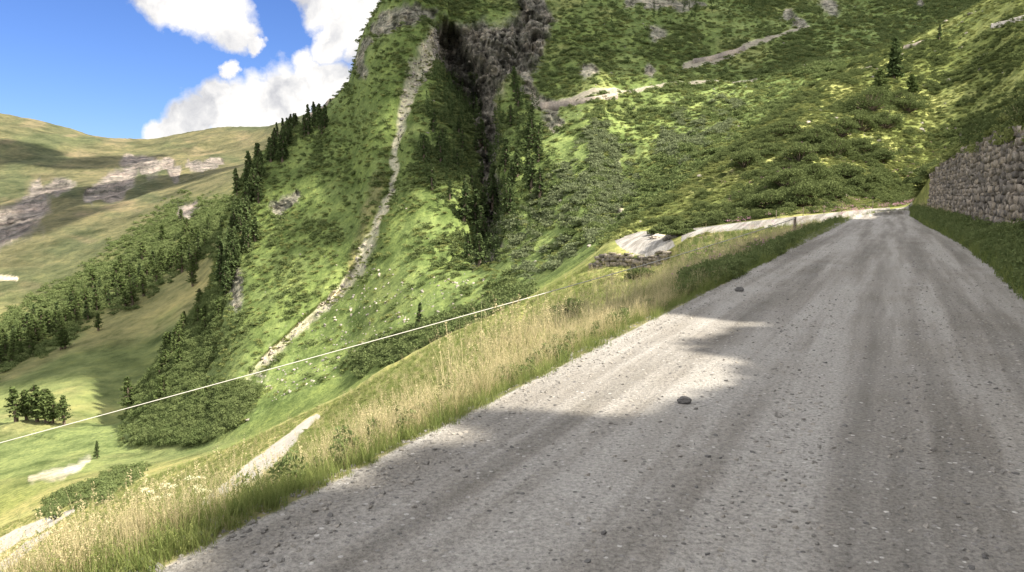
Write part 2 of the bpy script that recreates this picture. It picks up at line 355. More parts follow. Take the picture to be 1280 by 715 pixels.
def mat_road():
    m, nt = newmat('gravel road'); g = NT(nt)
    tc = g.n('ShaderNodeTexCoord').outputs['Object']
    # coordinates turned to run with the road, stretched along it for tyre tracks
    mp = g.n('ShaderNodeMapping'); mp.inputs['Rotation'].default_value = (0, 0, PHI); g.l(tc, mp.inputs[0])
    mp2 = g.n('ShaderNodeMapping'); mp2.inputs['Scale'].default_value = (1.7, .06, 1)
    wn_ = g.n('ShaderNodeTexNoise'); wn_.inputs['Scale'].default_value = .35; wn_.inputs['Detail'].default_value = 3; g.l(mp.outputs[0], wn_.inputs['Vector'])
    wv_ = g.n('ShaderNodeVectorMath', operation='MULTIPLY_ADD'); g.l(wn_.outputs['Color'], wv_.inputs[0]); wv_.inputs[1].default_value = (.16,.16,0); g.l(mp.outputs[0], wv_.inputs[2])
    g.l(wv_.outputs[0], mp2.inputs[0])
    tr = g.noise(mp2.outputs[0], 1.0, 5, .55)
    mp3 = g.n('ShaderNodeMapping'); mp3.inputs['Scale'].default_value = (7, .35, 1); g.l(wv_.outputs[0], mp3.inputs[0])
    tr2 = g.noise(mp3.outputs[0], 1.0, 5, .6)
    patch = g.noise(tc, .7, 5, .6)
    v = g.n('ShaderNodeTexVoronoi'); v.inputs['Scale'].default_value = 26; g.l(tc, v.inputs['Vector'])
    v2 = g.n('ShaderNodeTexVoronoi'); v2.inputs['Scale'].default_value = 75; g.l(tc, v2.inputs['Vector'])
    fine = g.noise(tc, 38, 5, .75)
    base = g.ramp(tr, [(.38,(.085,.077,.064)),(.48,(.205,.190,.168)),(.57,(.36,.345,.318))])
    base = g.mix(.35, base, g.ramp(tr2, [(.3,(.18,.166,.146)),(.66,(.34,.325,.298))]))
    base = g.mix(.25, base, g.ramp(patch, [(.35,(.19,.17,.14)),(.65,(.335,.325,.305))]))
    # scattered stone colours
    sc = g.n('ShaderNodeSeparateColor'); g.l(v.outputs['Color'], sc.inputs[0])
    pick = g.math('GREATER_THAN', sc.outputs[0], .80)
    near = g.math('LESS_THAN', v.outputs['Distance'], .34)
    stone = g.math('MULTIPLY', pick, near)
    base = g.mix(stone, base, g.ramp(sc.outputs[1], [(0,(.10,.095,.09)),(.5,(.22,.21,.2)),(1,(.48,.46,.43))]))
    base = g.mix(1., base, g.ramp(fine, [(.3,(.5,.5,.5)),(.5,(1,1,1)),(.7,(1.4,1.4,1.38))]), 'MULTIPLY')
    hgt = g.math('ADD', g.math('MULTIPLY', v2.outputs['Distance'], -.35), g.math('MULTIPLY', fine, .9))
    hgt = g.math('ADD', hgt, g.math('MULTIPLY', stone, .5))
    hgt = g.math('ADD', hgt, g.math('MULTIPLY', tr2, 1.2))
    finish(g, base, .92, hgt, .9, .022, .15); return m
def mat_path(nm='pale dirt road', c1=(.30,.275,.235), c2=(.45,.415,.36)):
    m, nt = newmat(nm); g = NT(nt)
    tc = g.n('ShaderNodeTexCoord').outputs['Object']
    a = g.noise(tc, .8, 6, .7)
    finish(g, g.ramp(a, [(.3,c1),(.6,c2)]), .95, a, .3, .05, .1); return m
def mat_stone(name, c1, c2, sc=3.0, bd=.03):
    m, nt = newmat(name); g = NT(nt)
    tc = g.n('ShaderNodeTexCoord').outputs['Object']
    oi = g.n('ShaderNodeAttribute', attribute_name='Tone').outputs['Fac']
    a = g.noise(tc, sc, 7, .7); b = g.noise(tc, sc*9, 5, .7)
    c = g.ramp(a, [(.3, c1), (.65, c2)])
    c = g.mix(1., c, g.ramp(oi, [(0,(.55,.55,.56)),(.5,(1,.98,.95)),(1,(1.5,1.42,1.3))]), 'MULTIPLY')
    c = g.mix(1., c, g.ramp(b, [(.3,(.6,.6,.6)),(.6,(1.2,1.2,1.2))]), 'MULTIPLY')
    finish(g, c, .9, b, .6, bd, .15); return m
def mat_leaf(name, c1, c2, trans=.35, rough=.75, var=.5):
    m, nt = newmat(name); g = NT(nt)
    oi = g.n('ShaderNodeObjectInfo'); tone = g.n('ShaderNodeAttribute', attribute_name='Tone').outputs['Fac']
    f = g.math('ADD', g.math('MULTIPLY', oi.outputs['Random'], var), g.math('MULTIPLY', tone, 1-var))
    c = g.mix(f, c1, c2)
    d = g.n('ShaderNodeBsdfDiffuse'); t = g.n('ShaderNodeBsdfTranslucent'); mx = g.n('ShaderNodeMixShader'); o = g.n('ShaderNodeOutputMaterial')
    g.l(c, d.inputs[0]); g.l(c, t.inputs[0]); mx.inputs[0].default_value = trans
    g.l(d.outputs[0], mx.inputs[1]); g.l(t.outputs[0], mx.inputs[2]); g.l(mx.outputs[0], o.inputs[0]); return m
def mat_plain(name, c, rough=.8, ns=20., amt=.3):
    m, nt = newmat(name); g = NT(nt)
    tc = g.n('ShaderNodeTexCoord').outputs['Object']; a = g.noise(tc, ns, 5, .6)
    finish(g, g.ramp(a, [(.3, tuple(x*(1-amt) for x in c)), (.7, tuple(min(1, x*(1+amt)) for x in c))]), rough, a, .3, .01); return m

M_near = mat_ground('near slope turf', .9, 7.0, .08)
M_mtn = mat_ground('mountain turf and rock', .12, .9, .9)
M_far = mat_ground('far mountain turf and rock', .02, .12, 4.0)
M_road = mat_road(); M_path = mat_path()
M_up = mat_path('mountain road', (.16,.15,.11), (.30,.27,.21))
M_wall = mat_stone('dry stone', (.105,.094,.080), (.29,.26,.225), 4.0)
M_wallfar = mat_stone('old masonry', (.17,.15,.13), (.34,.30,.26), 1.5, .08)
M_rock = mat_stone('pale rock', (.20,.185,.16), (.38,.35,.31), 1.2, .1)
M_grav = mat_stone('gravel stones', (.12,.115,.108), (.31,.30,.28), 9.0, .005)
M_dark = mat_stone('dark stone', (.09,.09,.09), (.17,.165,.16), 12.0, .005)
M_spruce = mat_leaf('spruce needles', (.045,.068,.028), (.105,.140,.055), .25)
M_larch = mat_leaf('larch needles', (.065,.095,.032), (.130,.165,.060), .3)
M_alder = mat_leaf('alder leaves', (.075,.108,.038), (.185,.222,.090), .35)
M_bush = mat_leaf('dark alder leaves', (.045,.066,.024), (.155,.185,.072), .3, .75, .15)
M_willow = mat_leaf('grey willow leaves', (.12,.15,.075), (.20,.225,.125), .3)
M_heath = mat_leaf('low scrub leaves', (.118,.150,.048), (.26,.275,.105), .35)
M_grass = mat_leaf('green grass', (.10,.15,.04), (.26,.28,.10), .4)
M_dry = mat_leaf('dry grass', (.33,.285,.15), (.60,.52,.31), .4)
M_pink = mat_leaf('pink petals', (.42,.20,.30), (.60,.36,.45), .3)
M_white = mat_leaf('cream petals', (.55,.55,.33), (.72,.70,.50), .3)
M_bark = mat_plain('bark', (.13,.10,.075), .9)
M_wood = mat_plain('weathered wood', (.16,.13,.10), .85, 30)
M_rope = mat_plain('white rope', (.44,.43,.38), .6, 60, .1)
M_conc = mat_plain('pale concrete', (.48,.44,.38), .85, 2.0)

# ------------------------------------------------------------------ object helpers
def link(o, parent=None):
    C.objects.link(o)
    if parent is not None: o.parent = parent
    return o
def meta(o, label=None, cat=None, group=None, kind=None):
    for k, v in (('label', label), ('category', cat), ('group', group), ('kind', kind)):
        if v: o[k] = v
    return o
def npmesh(name, V, Fc, mat, tone=None, smooth=False):
    """V (n,3), Fc (m,3|4)"""
    me = bpy.data.meshes.new(name); V = np.asarray(V, np.float32); Fc = np.asarray(Fc, np.int32)
    me.vertices.add(len(V)); me.vertices.foreach_set('co', V.ravel())
    k = Fc.shape[1]
    me.loops.add(Fc.size); me.loops.foreach_set('vertex_index', Fc.ravel())
    me.polygons.add(len(Fc)); me.polygons.foreach_set('loop_start', np.arange(len(Fc), dtype=np.int32)*k)
    if smooth: me.polygons.foreach_set('use_smooth', np.ones(len(Fc), bool))
    if tone is not None:
        a = me.attributes.new('Tone', 'FLOAT', 'POINT'); a.data.foreach_set('value', np.asarray(tone, np.float32))
    me.materials.append(mat); me.update(calc_edges=True)
    return me
def thing(name, loc, label, cat, group=None, rz=0, sc=1):
    o = bpy.data.objects.new(name, None); link(o); o.location = loc; o.rotation_euler = (0, 0, rz); o.scale = (sc,)*3
    o.empty_display_size = .2
    return meta(o, label, cat, group)

# ------------------------------------------------------------------ terrain objects
VI = np.arange(NR*N).reshape(NR, N)
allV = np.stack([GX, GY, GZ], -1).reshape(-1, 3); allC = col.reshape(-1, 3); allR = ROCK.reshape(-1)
quads = np.stack([VI[:-1, :-1], VI[:-1, 1:], VI[1:, 1:], VI[1:, :-1]], -1).reshape(-1, 4)
kf = (KK[:-1, :-1]+.001).reshape(-1)
fm_ = lambda A: .25*(A[:-1, :-1]+A[:-1, 1:]+A[1:, 1:]+A[1:, :-1]).reshape(-1)
pxf = fm_(PX)
rf = fm_(farroads) > .5; uf = fm_(uproad) > .5
isroad = (kf < 1) | ((kf >= 6) & (kf < 7) & (pxf > 742) & (pxf < 1112) & HPf(pxf, fm_(PY))) | ((kf >= 1) & (kf < 6) & (pxf > 1052) & (pxf < 1140))
ispath = rf & ~isroad; isup = uf & ~isroad & ~rf
def submesh(name, sel, mat, layer=0):
    q = quads[sel]; used, inv = np.unique(q.ravel(), return_inverse=True)
    me = npmesh(name, allV[used], inv.reshape(-1, 4), mat, None, True)
    c = me.attributes.new('Col', 'FLOAT_COLOR', 'POINT'); c.data.foreach_set('color', np.concatenate([allC[used], np.ones((len(used), 1))], 1).astype(np.float32).ravel())
    r = me.attributes.new('Rock', 'FLOAT', 'POINT'); r.data.foreach_set('value', allR[used].astype(np.float32))
    o = bpy.data.objects.new(name, me); link(o); meta(o, kind='structure'); return o
submesh('road', isroad, M_road)
submesh('dirt_road', ispath, M_path)
submesh('mountain_road', isup, M_up)
rest = ~isroad & ~ispath & ~isup
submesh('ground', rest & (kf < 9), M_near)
submesh('hills', rest & (kf >= 9) & (kf < 13), M_mtn)
submesh('far_hills', rest & (kf >= 13), M_far)

def gpt(j, i, fj=0, fi=0):
    return (allV[VI[j, i]]*(1-fj)*(1-fi) + allV[VI[j+1, i]]*fj*(1-fi) + allV[VI[j, i+1]]*(1-fj)*fi + allV[VI[j+1, i+1]]*fj*fi)
PXf, PYf = project(GX, GY, GZ)
def at(px, py, k0, k1):
    """the terrain point of layer k0..k1 nearest to a pixel"""
    rs = np.where((KK[:, 0] >= k0) & (KK[:, 0] <= k1))[0]; a, b = rs[0], rs[-1]+1
    d = (PXf[a:b]-px)**2 + (PYf[a:b]-py)**2
    d = np.where(GY[a:b] > .5, d, 1e9)
    j, i = np.unravel_index(np.argmin(d), d.shape)
    return allV[VI[a+j, i]].copy()
# visibility of terrain vertices from the camera (used only to thin out scrub nobody could see)
VT = (GZ-CZ)/np.hypot(GX, GY); HOR = np.maximum.accumulate(VT, axis=0)
VIS = VT >= HOR-.004

def scatter_pts(k0, k1, n, dens, pxr=(-80, 1360), pyr=(-60, 780), area=True, vis=True, mind=None):
    rs = np.where((KK[:, 0] >= k0) & (KK[:, 0] < k1))[0]; a, b = rs[0], min(rs[-1]+1, NR-1)
    A = np.ones((b-a, N-1))
    # screen-space cell size weight mixes towards true area
    dx = np.hypot(GX[a:b, 1:]-GX[a:b, :-1], GY[a:b, 1:]-GY[a:b, :-1])
    dy = np.sqrt((GX[a+1:b+1, :-1]-GX[a:b, :-1])**2+(GY[a+1:b+1, :-1]-GY[a:b, :-1])**2+(GZ[a+1:b+1, :-1]-GZ[a:b, :-1])**2)
    A = dx*dy
    if not area: A = A/np.maximum(RR[a:b, :-1], 1)**1.0
    W = A*dens[a:b, :-1]
    W = W*((PXf[a:b, :-1] > pxr[0]) & (PXf[a:b, :-1] < pxr[1]) & (PYf[a:b, :-1] > pyr[0]) & (PYf[a:b, :-1] < pyr[1]) & (GY[a:b, :-1] > .3))
    if vis: W = W*VIS[a:b, :-1]
    w = W.ravel(); cs = np.cumsum(w)
    if cs[-1] <= 0: return np.zeros((0, 3)), None, None
    idx = np.searchsorted(cs, rng.random(n)*cs[-1]); idx = np.minimum(idx, len(w)-1)
    j = a+idx//(N-1); i = idx % (N-1)
    fj = rng.random(n)[:, None]; fi = rng.random(n)[:, None]
    V = allV
    p = (V[VI[j, i]]*(1-fj)*(1-fi)+V[VI[j+1, i]]*fj*(1-fi)+V[VI[j, i+1]]*(1-fj)*fi+V[VI[j+1, i+1]]*fj*fi)
    return p, j, i
_ng = {}
def stuff(name, label, cat, pts, sources, smin, smax, sink=.0, tilt=.12, scl=None):
    n = len(pts)
    if n == 0: return
    me = bpy.data.meshes.new(name); me.vertices.add(n)
    pts = np.array(pts, np.float32); pts[:, 2] -= sink
    me.vertices.foreach_set('co', pts.ravel())
    rot = np.stack([rng.normal(0, tilt, n), rng.normal(0, tilt, n), rng.random(n)*2*PI], -1).astype(np.float32)
    if scl is None: scl = smin+(smax-smin)*rng.random(n)**1.5
    s3 = np.stack([scl*rng.uniform(.85, 1.2, n), scl*rng.uniform(.85, 1.2, n), scl*rng.uniform(.75, 1.15, n)], -1).astype(np.float32)
    me.attributes.new('rot', 'FLOAT_VECTOR', 'POINT').data.foreach_set('vector', rot.ravel())
    me.attributes.new('scl', 'FLOAT_VECTOR', 'POINT').data.foreach_set('vector', s3.ravel())
    me.attributes.new('idx', 'INT', 'POINT').data.foreach_set('value', rng.integers(0, len(sources), n).astype(np.int32))
    ng = bpy.data.node_groups.new(name, 'GeometryNodeTree')
    ng.interface.new_socket('Geometry', in_out='INPUT', socket_type='NodeSocketGeometry'); ng.interface.new_socket('Geometry', in_out='OUTPUT', socket_type='NodeSocketGeometry')
    gi = ng.nodes.new('NodeGroupInput'); go = ng.nodes.new('NodeGroupOutput'); ip = ng.nodes.new('GeometryNodeInstanceOnPoints'); jn = ng.nodes.new('GeometryNodeJoinGeometry')
    for s in sources:
        oi = ng.nodes.new('GeometryNodeObjectInfo'); oi.inputs['Object'].default_value = s; oi.inputs['As Instance'].default_value = True
        ng.links.new(oi.outputs['Geometry'], jn.inputs[0])
    def na(nm, t):
        x = ng.nodes.new('GeometryNodeInputNamedAttribute'); x.data_type = t; x.inputs['Name'].default_value = nm; return x.outputs[0]
    ip.inputs['Pick Instance'].default_value = True
    ng.links.new(gi.outputs[0], ip.inputs['Points']); ng.links.new(jn.outputs[0], ip.inputs['Instance'])
    ng.links.new(na('idx', 'INT'), ip.inputs['Instance Index'])
    ng.links.new(na('rot', 'FLOAT_VECTOR'), ip.inputs['Rotation']); ng.links.new(na('scl', 'FLOAT_VECTOR'), ip.inputs['Scale'])
    ng.links.new(ip.outputs[0], go.inputs[0])
    o = bpy.data.objects.new(name, me); link(o); meta(o, label, cat, kind='stuff')
    md = o.modifiers.new('scatter', 'NODES'); md.node_group = ng
    return o
def src(name, me): return bpy.data.objects.new(name, me)          # never linked: only feeds the scatters

# ------------------------------------------------------------------ plants
def leafcloud(centres, size, aspect=.55, up=.3):
    """one small quad leaf clump per centre"""
    n = len(centres); c = np.asarray(centres)
    a = rng.normal(size=(n, 3)); a /= np.linalg.norm(a, axis=1)[:, None]
    b = rng.normal(size=(n, 3)); b[:, 2] *= up; b -= (a*b).sum(1)[:, None]*a; b /= np.linalg.norm(b, axis=1)[:, None]+1e-9
    s = size*rng.uniform(.6, 1.4, n)[:, None]
    v = np.stack([c-a*s, c+b*s*aspect, c+a*s, c-b*s*aspect], 1).reshape(-1, 3)
    f = np.arange(n*4).reshape(n, 4)
    return v, f
def tube_pts(path, radii, k=6):
    path = np.asarray(path, float); V = []; Fc = []
    for i, p in enumerate(path):
        d = path[min(i+1, len(path)-1)]-path[max(i-1, 0)]; d /= np.linalg.norm(d)+1e-9
        u = np.cross(d, (0, 0, 1) if abs(d[2]) < .9 else (1, 0, 0)); u /= np.linalg.norm(u); w = np.cross(d, u)
        for q in range(k):
            a = 2*PI*q/k; V.append(p+radii[i]*(math.cos(a)*u+math.sin(a)*w))
    for i in range(len(path)-1):
        for q in range(k):
            Fc.append((i*k+q, i*k+(q+1) % k, (i+1)*k+(q+1) % k, (i+1)*k+q))
    return np.array(V), np.array(Fc)
def merge(parts):
    V = []; Fc = []; o = 0
    for v, f in parts: V.append(v); Fc.append(f+o); o += len(v)
    return np.concatenate(V), np.concatenate(Fc)
def conifer(h, rad, kind, nb=26, dens=11):
    """returns trunk mesh data, crown mesh data (base at origin)"""
    tp, tr = [], []
    bend = rng.normal(0, .02*h, 2)
    for q in range(7):
        f = q/6; tp.append((bend[0]*f*f, bend[1]*f*f, h*f-.3*(q == 0))); tr.append(max(.012*h, .03)*(1-f)**.8*1.2+.01)
    parts = [tube_pts(tp, tr, 6)]
    cc = []; tn = []
    z0 = .10 if kind == 's' else .16
    for b in range(nb*3):
        f = z0+(1-z0)*((b+rng.random())/(nb*3))**.9
        R_ = rad*((1-f)**(.75 if kind == 's' else .6))*rng.uniform(.6, 1.1)*(1.12-.5*((f*(8 if kind == 's' else 5)) % 1))+.02
        a = rng.random()*2*PI; x0 = bend[0]*f*f; y0 = bend[1]*f*f
        droop = -.28 if kind == 's' else rng.uniform(-.1, .12)
        m = max(3, int(dens*R_/rad)+2)
        for q in range(m):
            t = (q+.4+rng.random()*.6)/m; r = R_*t
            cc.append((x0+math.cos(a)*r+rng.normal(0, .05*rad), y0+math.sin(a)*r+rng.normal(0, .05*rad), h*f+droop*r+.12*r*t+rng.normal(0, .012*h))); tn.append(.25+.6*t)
        if b % 4 == 0:
            parts.append(tube_pts([(x0, y0, h*f), (x0+math.cos(a)*R_*.85, y0+math.sin(a)*R_*.85, h*f+droop*R_*.85)], [.012*h*.4*(1-f)+.012, .006], 4))
    v, f = leafcloud(cc, (.038 if kind == 's' else .036)*h, .5, .5)
    tone = np.repeat(np.clip(np.array(tn)+rng.normal(0, .2, len(tn)), 0, 1), 4)
    tv, tf = merge(parts)
    return (tv, tf), (v, f, tone)
def shrub(w, h, n, leaf, lobes=9):
    cen = []; rad = []
    for _ in range(lobes):
        rr = .42*w*rng.random()**.6; aa = rng.random()*2*PI; cen.append((rr*math.cos(aa), rr*math.sin(aa), rng.uniform(.12, .70)*h*(1-.55*(rr/(.45*w))**2))); rad.append(rng.uniform(.20, .34)*(9/lobes)**.28)
    cc = []; tn = []
    for q in range(n):
        k = rng.integers(lobes); d = rng.normal(size=3); d /= np.linalg.norm(d); d[2] = abs(d[2])*.9-.15
        r = rng.random()**.35
        p = np.array(cen[k])+d*np.array((w, w, h))*rad[k]*r
        if p[2] < 0: p[2] = abs(p[2])*.3
        cc.append(p); tn.append(.2+.5*p[2]/h+.25*rng.random())  # lower leaves darker: shade within the bush put into the tone
    v, f = leafcloud(cc, leaf, .6, 1.)
    return v, f, np.repeat(np.clip(tn, 0, 1), 4), cen
def shrub_stems(cen, h):
    return merge([tube_pts([(0, 0, -.1), (c[0]*.5, c[1]*.5, c[2]*.5), c], [.03*h, .018*h, .008*h], 4) for c in cen])
def blades(n, h, spread, w, lean=.5, seg=3):
    V = []; Fc = []; tn = []; o = 0
    for q in range(n):
        a = rng.random()*2*PI; r = spread*rng.random()**.6; x, y = r*math.cos(a), r*math.sin(a)
        d = rng.random()*2*PI; L = h*rng.uniform(.55, 1.1); ln = lean*rng.uniform(.2, 1.)*L; t0 = rng.random()
        wx, wy = -math.sin(d)*w, math.cos(d)*w
        for s in range(seg+1):
            f = s/seg; k = (1-f)**.8 if s < seg else .06
            cx, cy, cz = x+math.cos(d)*ln*f*f, y+math.sin(d)*ln*f*f, L*f*(1-.15*f*lean)-.03*(s == 0)
            V += [(cx-wx*k, cy-wy*k, cz), (cx+wx*k, cy+wy*k, cz)]; tn += [t0, t0]
        for s in range(seg): Fc.append((o+2*s, o+2*s+1, o+2*s+3, o+2*s+2))
        o += 2*(seg+1)
    return np.array(V), np.array(Fc), np.array(tn)

con = []
for q in range(7):
    kind = 's' if q < 4 else 'l'
    t, c = conifer(1.0, rng.uniform(.17, .23) if kind == 's' else rng.uniform(.22, .30), kind, 30, 20)
    con.append((npmesh('trunk', t[0], t[1], M_bark, None, True), npmesh('crown', c[0], c[1], M_spruce if kind == 's' else M_larch, c[2])))
bigcon = []
for q in range(3):
    t, c = conifer(1.0, (.24, .3, .27)[q], 's' if q == 0 else 'l', 60, 26)
    v = c[0]
    bigcon.append((npmesh('trunk', t[0], t[1], M_bark, None, True), npmesh('crown', c[0], c[1], M_spruce if q == 0 else M_larch, c[2])))
al = []
for q in range(4):
    v, f, tn, cen = shrub(1.0, .75, 620, .035, 9); al.append((v, f, tn, cen))
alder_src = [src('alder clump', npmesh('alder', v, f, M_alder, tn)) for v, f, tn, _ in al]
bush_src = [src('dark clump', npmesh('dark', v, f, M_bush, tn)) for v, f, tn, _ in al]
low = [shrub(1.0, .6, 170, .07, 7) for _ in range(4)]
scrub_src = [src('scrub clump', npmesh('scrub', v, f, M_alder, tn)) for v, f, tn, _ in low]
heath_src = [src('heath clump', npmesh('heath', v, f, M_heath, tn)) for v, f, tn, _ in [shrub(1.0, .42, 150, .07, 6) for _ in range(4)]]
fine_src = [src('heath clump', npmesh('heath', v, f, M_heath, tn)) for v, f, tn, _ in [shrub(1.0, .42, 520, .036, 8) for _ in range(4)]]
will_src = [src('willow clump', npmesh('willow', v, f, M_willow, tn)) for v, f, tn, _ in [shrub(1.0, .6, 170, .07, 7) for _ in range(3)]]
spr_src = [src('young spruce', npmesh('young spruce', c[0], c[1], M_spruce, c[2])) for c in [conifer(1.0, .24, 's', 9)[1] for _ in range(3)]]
gsrc = [src('grass tuft', npmesh('grass', *blades(34, .30, .13, .0045, .8)[:2], M_grass, None)) for _ in range(4)]
for s_ in gsrc:
    me = s_.data; a = me.attributes.new('Tone', 'FLOAT', 'POINT'); a.data.foreach_set('value', np.repeat(rng.random(len(me.vertices)//8+1), 8)[:len(me.vertices)].astype(np.float32))
def tallgrass(mat, h=.62):
    v, f, tn = blades(16, h, .10, .0028, .45, 3)
    # seed heads
    V = [v]; Fc = [f]; T_ = [tn]; o = len(v)
    for q in range(8):
        tip = v[q*8+6]*.5+v[q*8+7]*.5; base = v[q*8+4]*.5+v[q*8+5]*.5; d = (tip-base); d /= np.linalg.norm(d)+1e-9
        cs = [tip-d*.10*k/9+rng.normal(0, .005, 3) for k in range(10)]
        lv, lf = leafcloud(cs, .009, .4, 1); V.append(lv); Fc.append(lf+o); o += len(lv); T_.append(np.full(len(lv), .85))
    return npmesh('tall grass', np.concatenate(V), np.concatenate(Fc), mat, np.concatenate(T_))
dsrc = [src('dry grass tuft', tallgrass(M_dry)) for _ in range(4)]
tsrc = [src('green tall grass tuft', tallgrass(M_grass, .5)) for _ in range(3)]
def weed(h, nl):
    parts = []; tn = []
    for q in range(nl):
        a = rng.random()*2*PI; z = h*rng.uniform(.05, .95); r = .5*h*rng.uniform(.2, 1)*(1-.6*z/h)
        parts.append((math.cos(a)*r, math.sin(a)*r, z)); tn.append(.2+.6*z/h)
    v, f = leafcloud(parts, .07*h, .45, 1.); return npmesh('weed', v, f, M_alder, np.repeat(tn, 4))
wsrc = [src('weed', weed(.35, 150)) for _ in range(3)]
def flower(mat, h, n, spread):
    cs = []
    for q in range(n): cs.append((rng.normal(0, spread), rng.normal(0, spread), h*rng.uniform(.7, 1.05)))
    lv, lf = leafcloud(cs, .022, .8, 1.); return npmesh('flower', lv, lf, mat, rng.random(len(lv)))
psrc = [src('pink flower', flower(M_pink, .42, 16, .10)) for _ in range(3)]
def stone_mesh(name, mat, sub=1, flat=.65):
    import bmesh
    bm = bmesh.new(); bmesh.ops.create_icosphere(bm, subdivisions=sub, radius=.5)
    for v in bm.verts:
        n = fbm(np.array([v.co.x*2.1+rng.random()*.15+name.__hash__() % 7]), np.array([v.co.y*2.1]), np.array([v.co.z*2.1+.01]), 2)[0]
        v.co *= 1+.38*n+rng.normal(0, .07); v.co.z *= flat
    me = bpy.data.meshes.new(name); bm.to_mesh(me); bm.free(); me.materials.append(mat)
    a = me.attributes.new('Tone', 'FLOAT', 'POINT'); a.data.foreach_set('value', np.full(len(me.vertices), rng.random(), np.float32))
    return me
grav_src = [src('pebble', stone_mesh('pebble', M_grav)) for _ in range(7)] + [src('pebble', stone_mesh('pebble', M_dark)) for _ in range(2)]
boul_src = [src('boulder', stone_mesh('boulder', M_rock, 2)) for _ in range(5)]

# ---- scrub on the mountain
one = np.ones_like(GZ)
nR = 1-np.clip(ROCK*1.3, 0, 1); noroad = 1-np.clip(roadmask*2, 0, 1)
dn = sst(-.25, .35, fbm(PX/45, PY/28, 0., 5, .6))
meadowfoot = polymask([(330,500),(420,430),(480,380),(540,385),(590,375)], [35,45,45,30,20], (10,11.5), 12, .04, .5)
dm = (.12+.88*dn)*nR*noroad*(1-.85*meadowfoot)*(1-scree)
p, _, _ = scatter_pts(9.3, 12.35, 16000, dm*(PX > 150)*((KK > 10.03) | (PX > 745)))
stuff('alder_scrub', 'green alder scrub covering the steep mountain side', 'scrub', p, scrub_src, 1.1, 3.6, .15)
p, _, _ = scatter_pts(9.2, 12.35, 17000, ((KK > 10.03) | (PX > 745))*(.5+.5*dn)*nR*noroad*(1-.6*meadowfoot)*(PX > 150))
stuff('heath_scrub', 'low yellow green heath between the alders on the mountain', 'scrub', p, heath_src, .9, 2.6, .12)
wl = np.maximum(polymask([(680,300),(740,240),(760,200),(700,330)], [40,45,30,25], (10,11.8), 20, .04, .6), polymask([(850,170),(900,150)], [30,25], (10,12), 20, .04, .6)*.5)
p, _, _ = scatter_pts(10.02, 12, 2200, wl*sst(-.1, .3, fbm(PX/12, PY/8, 0., 4)))
stuff('willow_scrub', 'silvery grey willow scrub right of the gorge', 'scrub', p, will_src, 1.4, 3.4, .1)
sp = np.maximum.reduce([polymask([(560,120),(540,180),(560,240)], [30,35,30], (10.3,12), 20, .04, .6),
    polymask([(640,130),(650,200),(640,280),(610,345)], [22,28,32,20], (10.2,12), 15, .04, .6), polymask([(760,20),(900,10),(950,40)], [40,40,20], (10.8,12.3), 25, .04, .6)*.25])
p, _, _ = scatter_pts(10.1, 12.3, 520, sp)
stuff('young_spruce_thicket', 'thin dark thicket of young spruces around the gorge', 'scrub', p, spr_src, 3.0, 7.0, .1)
# lower flank wood edge of dark alders
fw = np.maximum(polymask([(262,390),(225,440),(205,490),(200,530)], [16,32,38,24], (10.0,12.4), 14, .05, .5), polymask([(180,545),(240,520),(300,490)], [12,26,20], (10,11.5), 14, .05, .5))
p, _, _ = scatter_pts(10.0, 12.4, 4200, fw)
stuff('alder_thicket', 'dense dark alder thicket on the lower left flank of the mountain', 'scrub', p, alder_src, 2.0, 4.6, .2)
vw = polymask([(450,462),(500,440),(560,415),(620,385),(660,370)], [12,16,14,12,8], (9.3,10.8), 9, .06, .5)
p, _, _ = scatter_pts(9.3, 10.9, 900, vw)
stuff('streamside_scrub', 'dark scrub along the stream bed behind the meadow spur', 'scrub', p, scrub_src, 1.6, 3.2, .1)
# far left wood floor
p, _, _ = scatter_pts(13, 16, 2600, lowwood*nR)
stuff('valley_scrub', 'grey green scrub between the trees of the left valley', 'scrub', p, scrub_src, 3.5, 7.5, .3)
# right hillside
hl = (KK >= 7.02) & (KK < 8.05) & (PX > 745)
hl2 = ((KK >= 4.1) & (KK < 7.02) & (PX > 1146))
hd = (hl | hl2)*1.0
hn = sst(-.1, .3, fbm(GX/7, GY/7, 0., 4, .6))
cr8 = 1-.3*band(7.7, 7.9, 8.2, 8.3)
p, j, i = scatter_pts(4.1, 8.05, 5200, hd*(.05+.95*hn)*cr8, area=False)
stuff('hillside_scrub', 'low mixed scrub on the slope above the road', 'scrub', p, bush_src, .6, 2.0, .08)
p, j, i = scatter_pts(4.1, 8.05, 14000, hd*(.3+.7*(1-hn)), area=False)
stuff('hillside_heath', 'yellow green heath tufts on the slope above the road', 'scrub', p, fine_src, .4, 1.4, .05)
# near slopes below the road
nl = ((KK >= 3.0) & (KK < 8.05) & (PX < 1146) & ~inroad)*(1-np.clip(farroads*3, 0, 1))
nb_ = sst(0, .4, fbm(GX/8+5, GY/8, 0., 4, .6))
p, j, i = scatter_pts(3.0, 6.0, 5200, nl*(.12+.88*nb_), area=False)
stuff('bank_scrub', 'small bushes on the meadow bank below the road', 'scrub', p, fine_src, .25, .95, .04)
p, j, i = scatter_pts(2.6, 6.0, 30000, nl+((KK > 2.5) & (KK < 3.1)), area=False)
p = p[np.hypot(p[:,0],p[:,1]) > 5]
stuff('meadow_grass', 'meadow grass on the slope below the road', 'grass', p, gsrc+dsrc[:1], .6, 1.7, .02)
vb = polymask([(60,480+160),(130,610),(170,590)], [10,16,8], (4,10), 8, .06, .5)
p, j, i = scatter_pts(4, 10, 260, vb); stuff('valley_bushes', 'dark low bushes beside the lower road', 'scrub', p, scrub_src, 1.2, 2.6, .1)
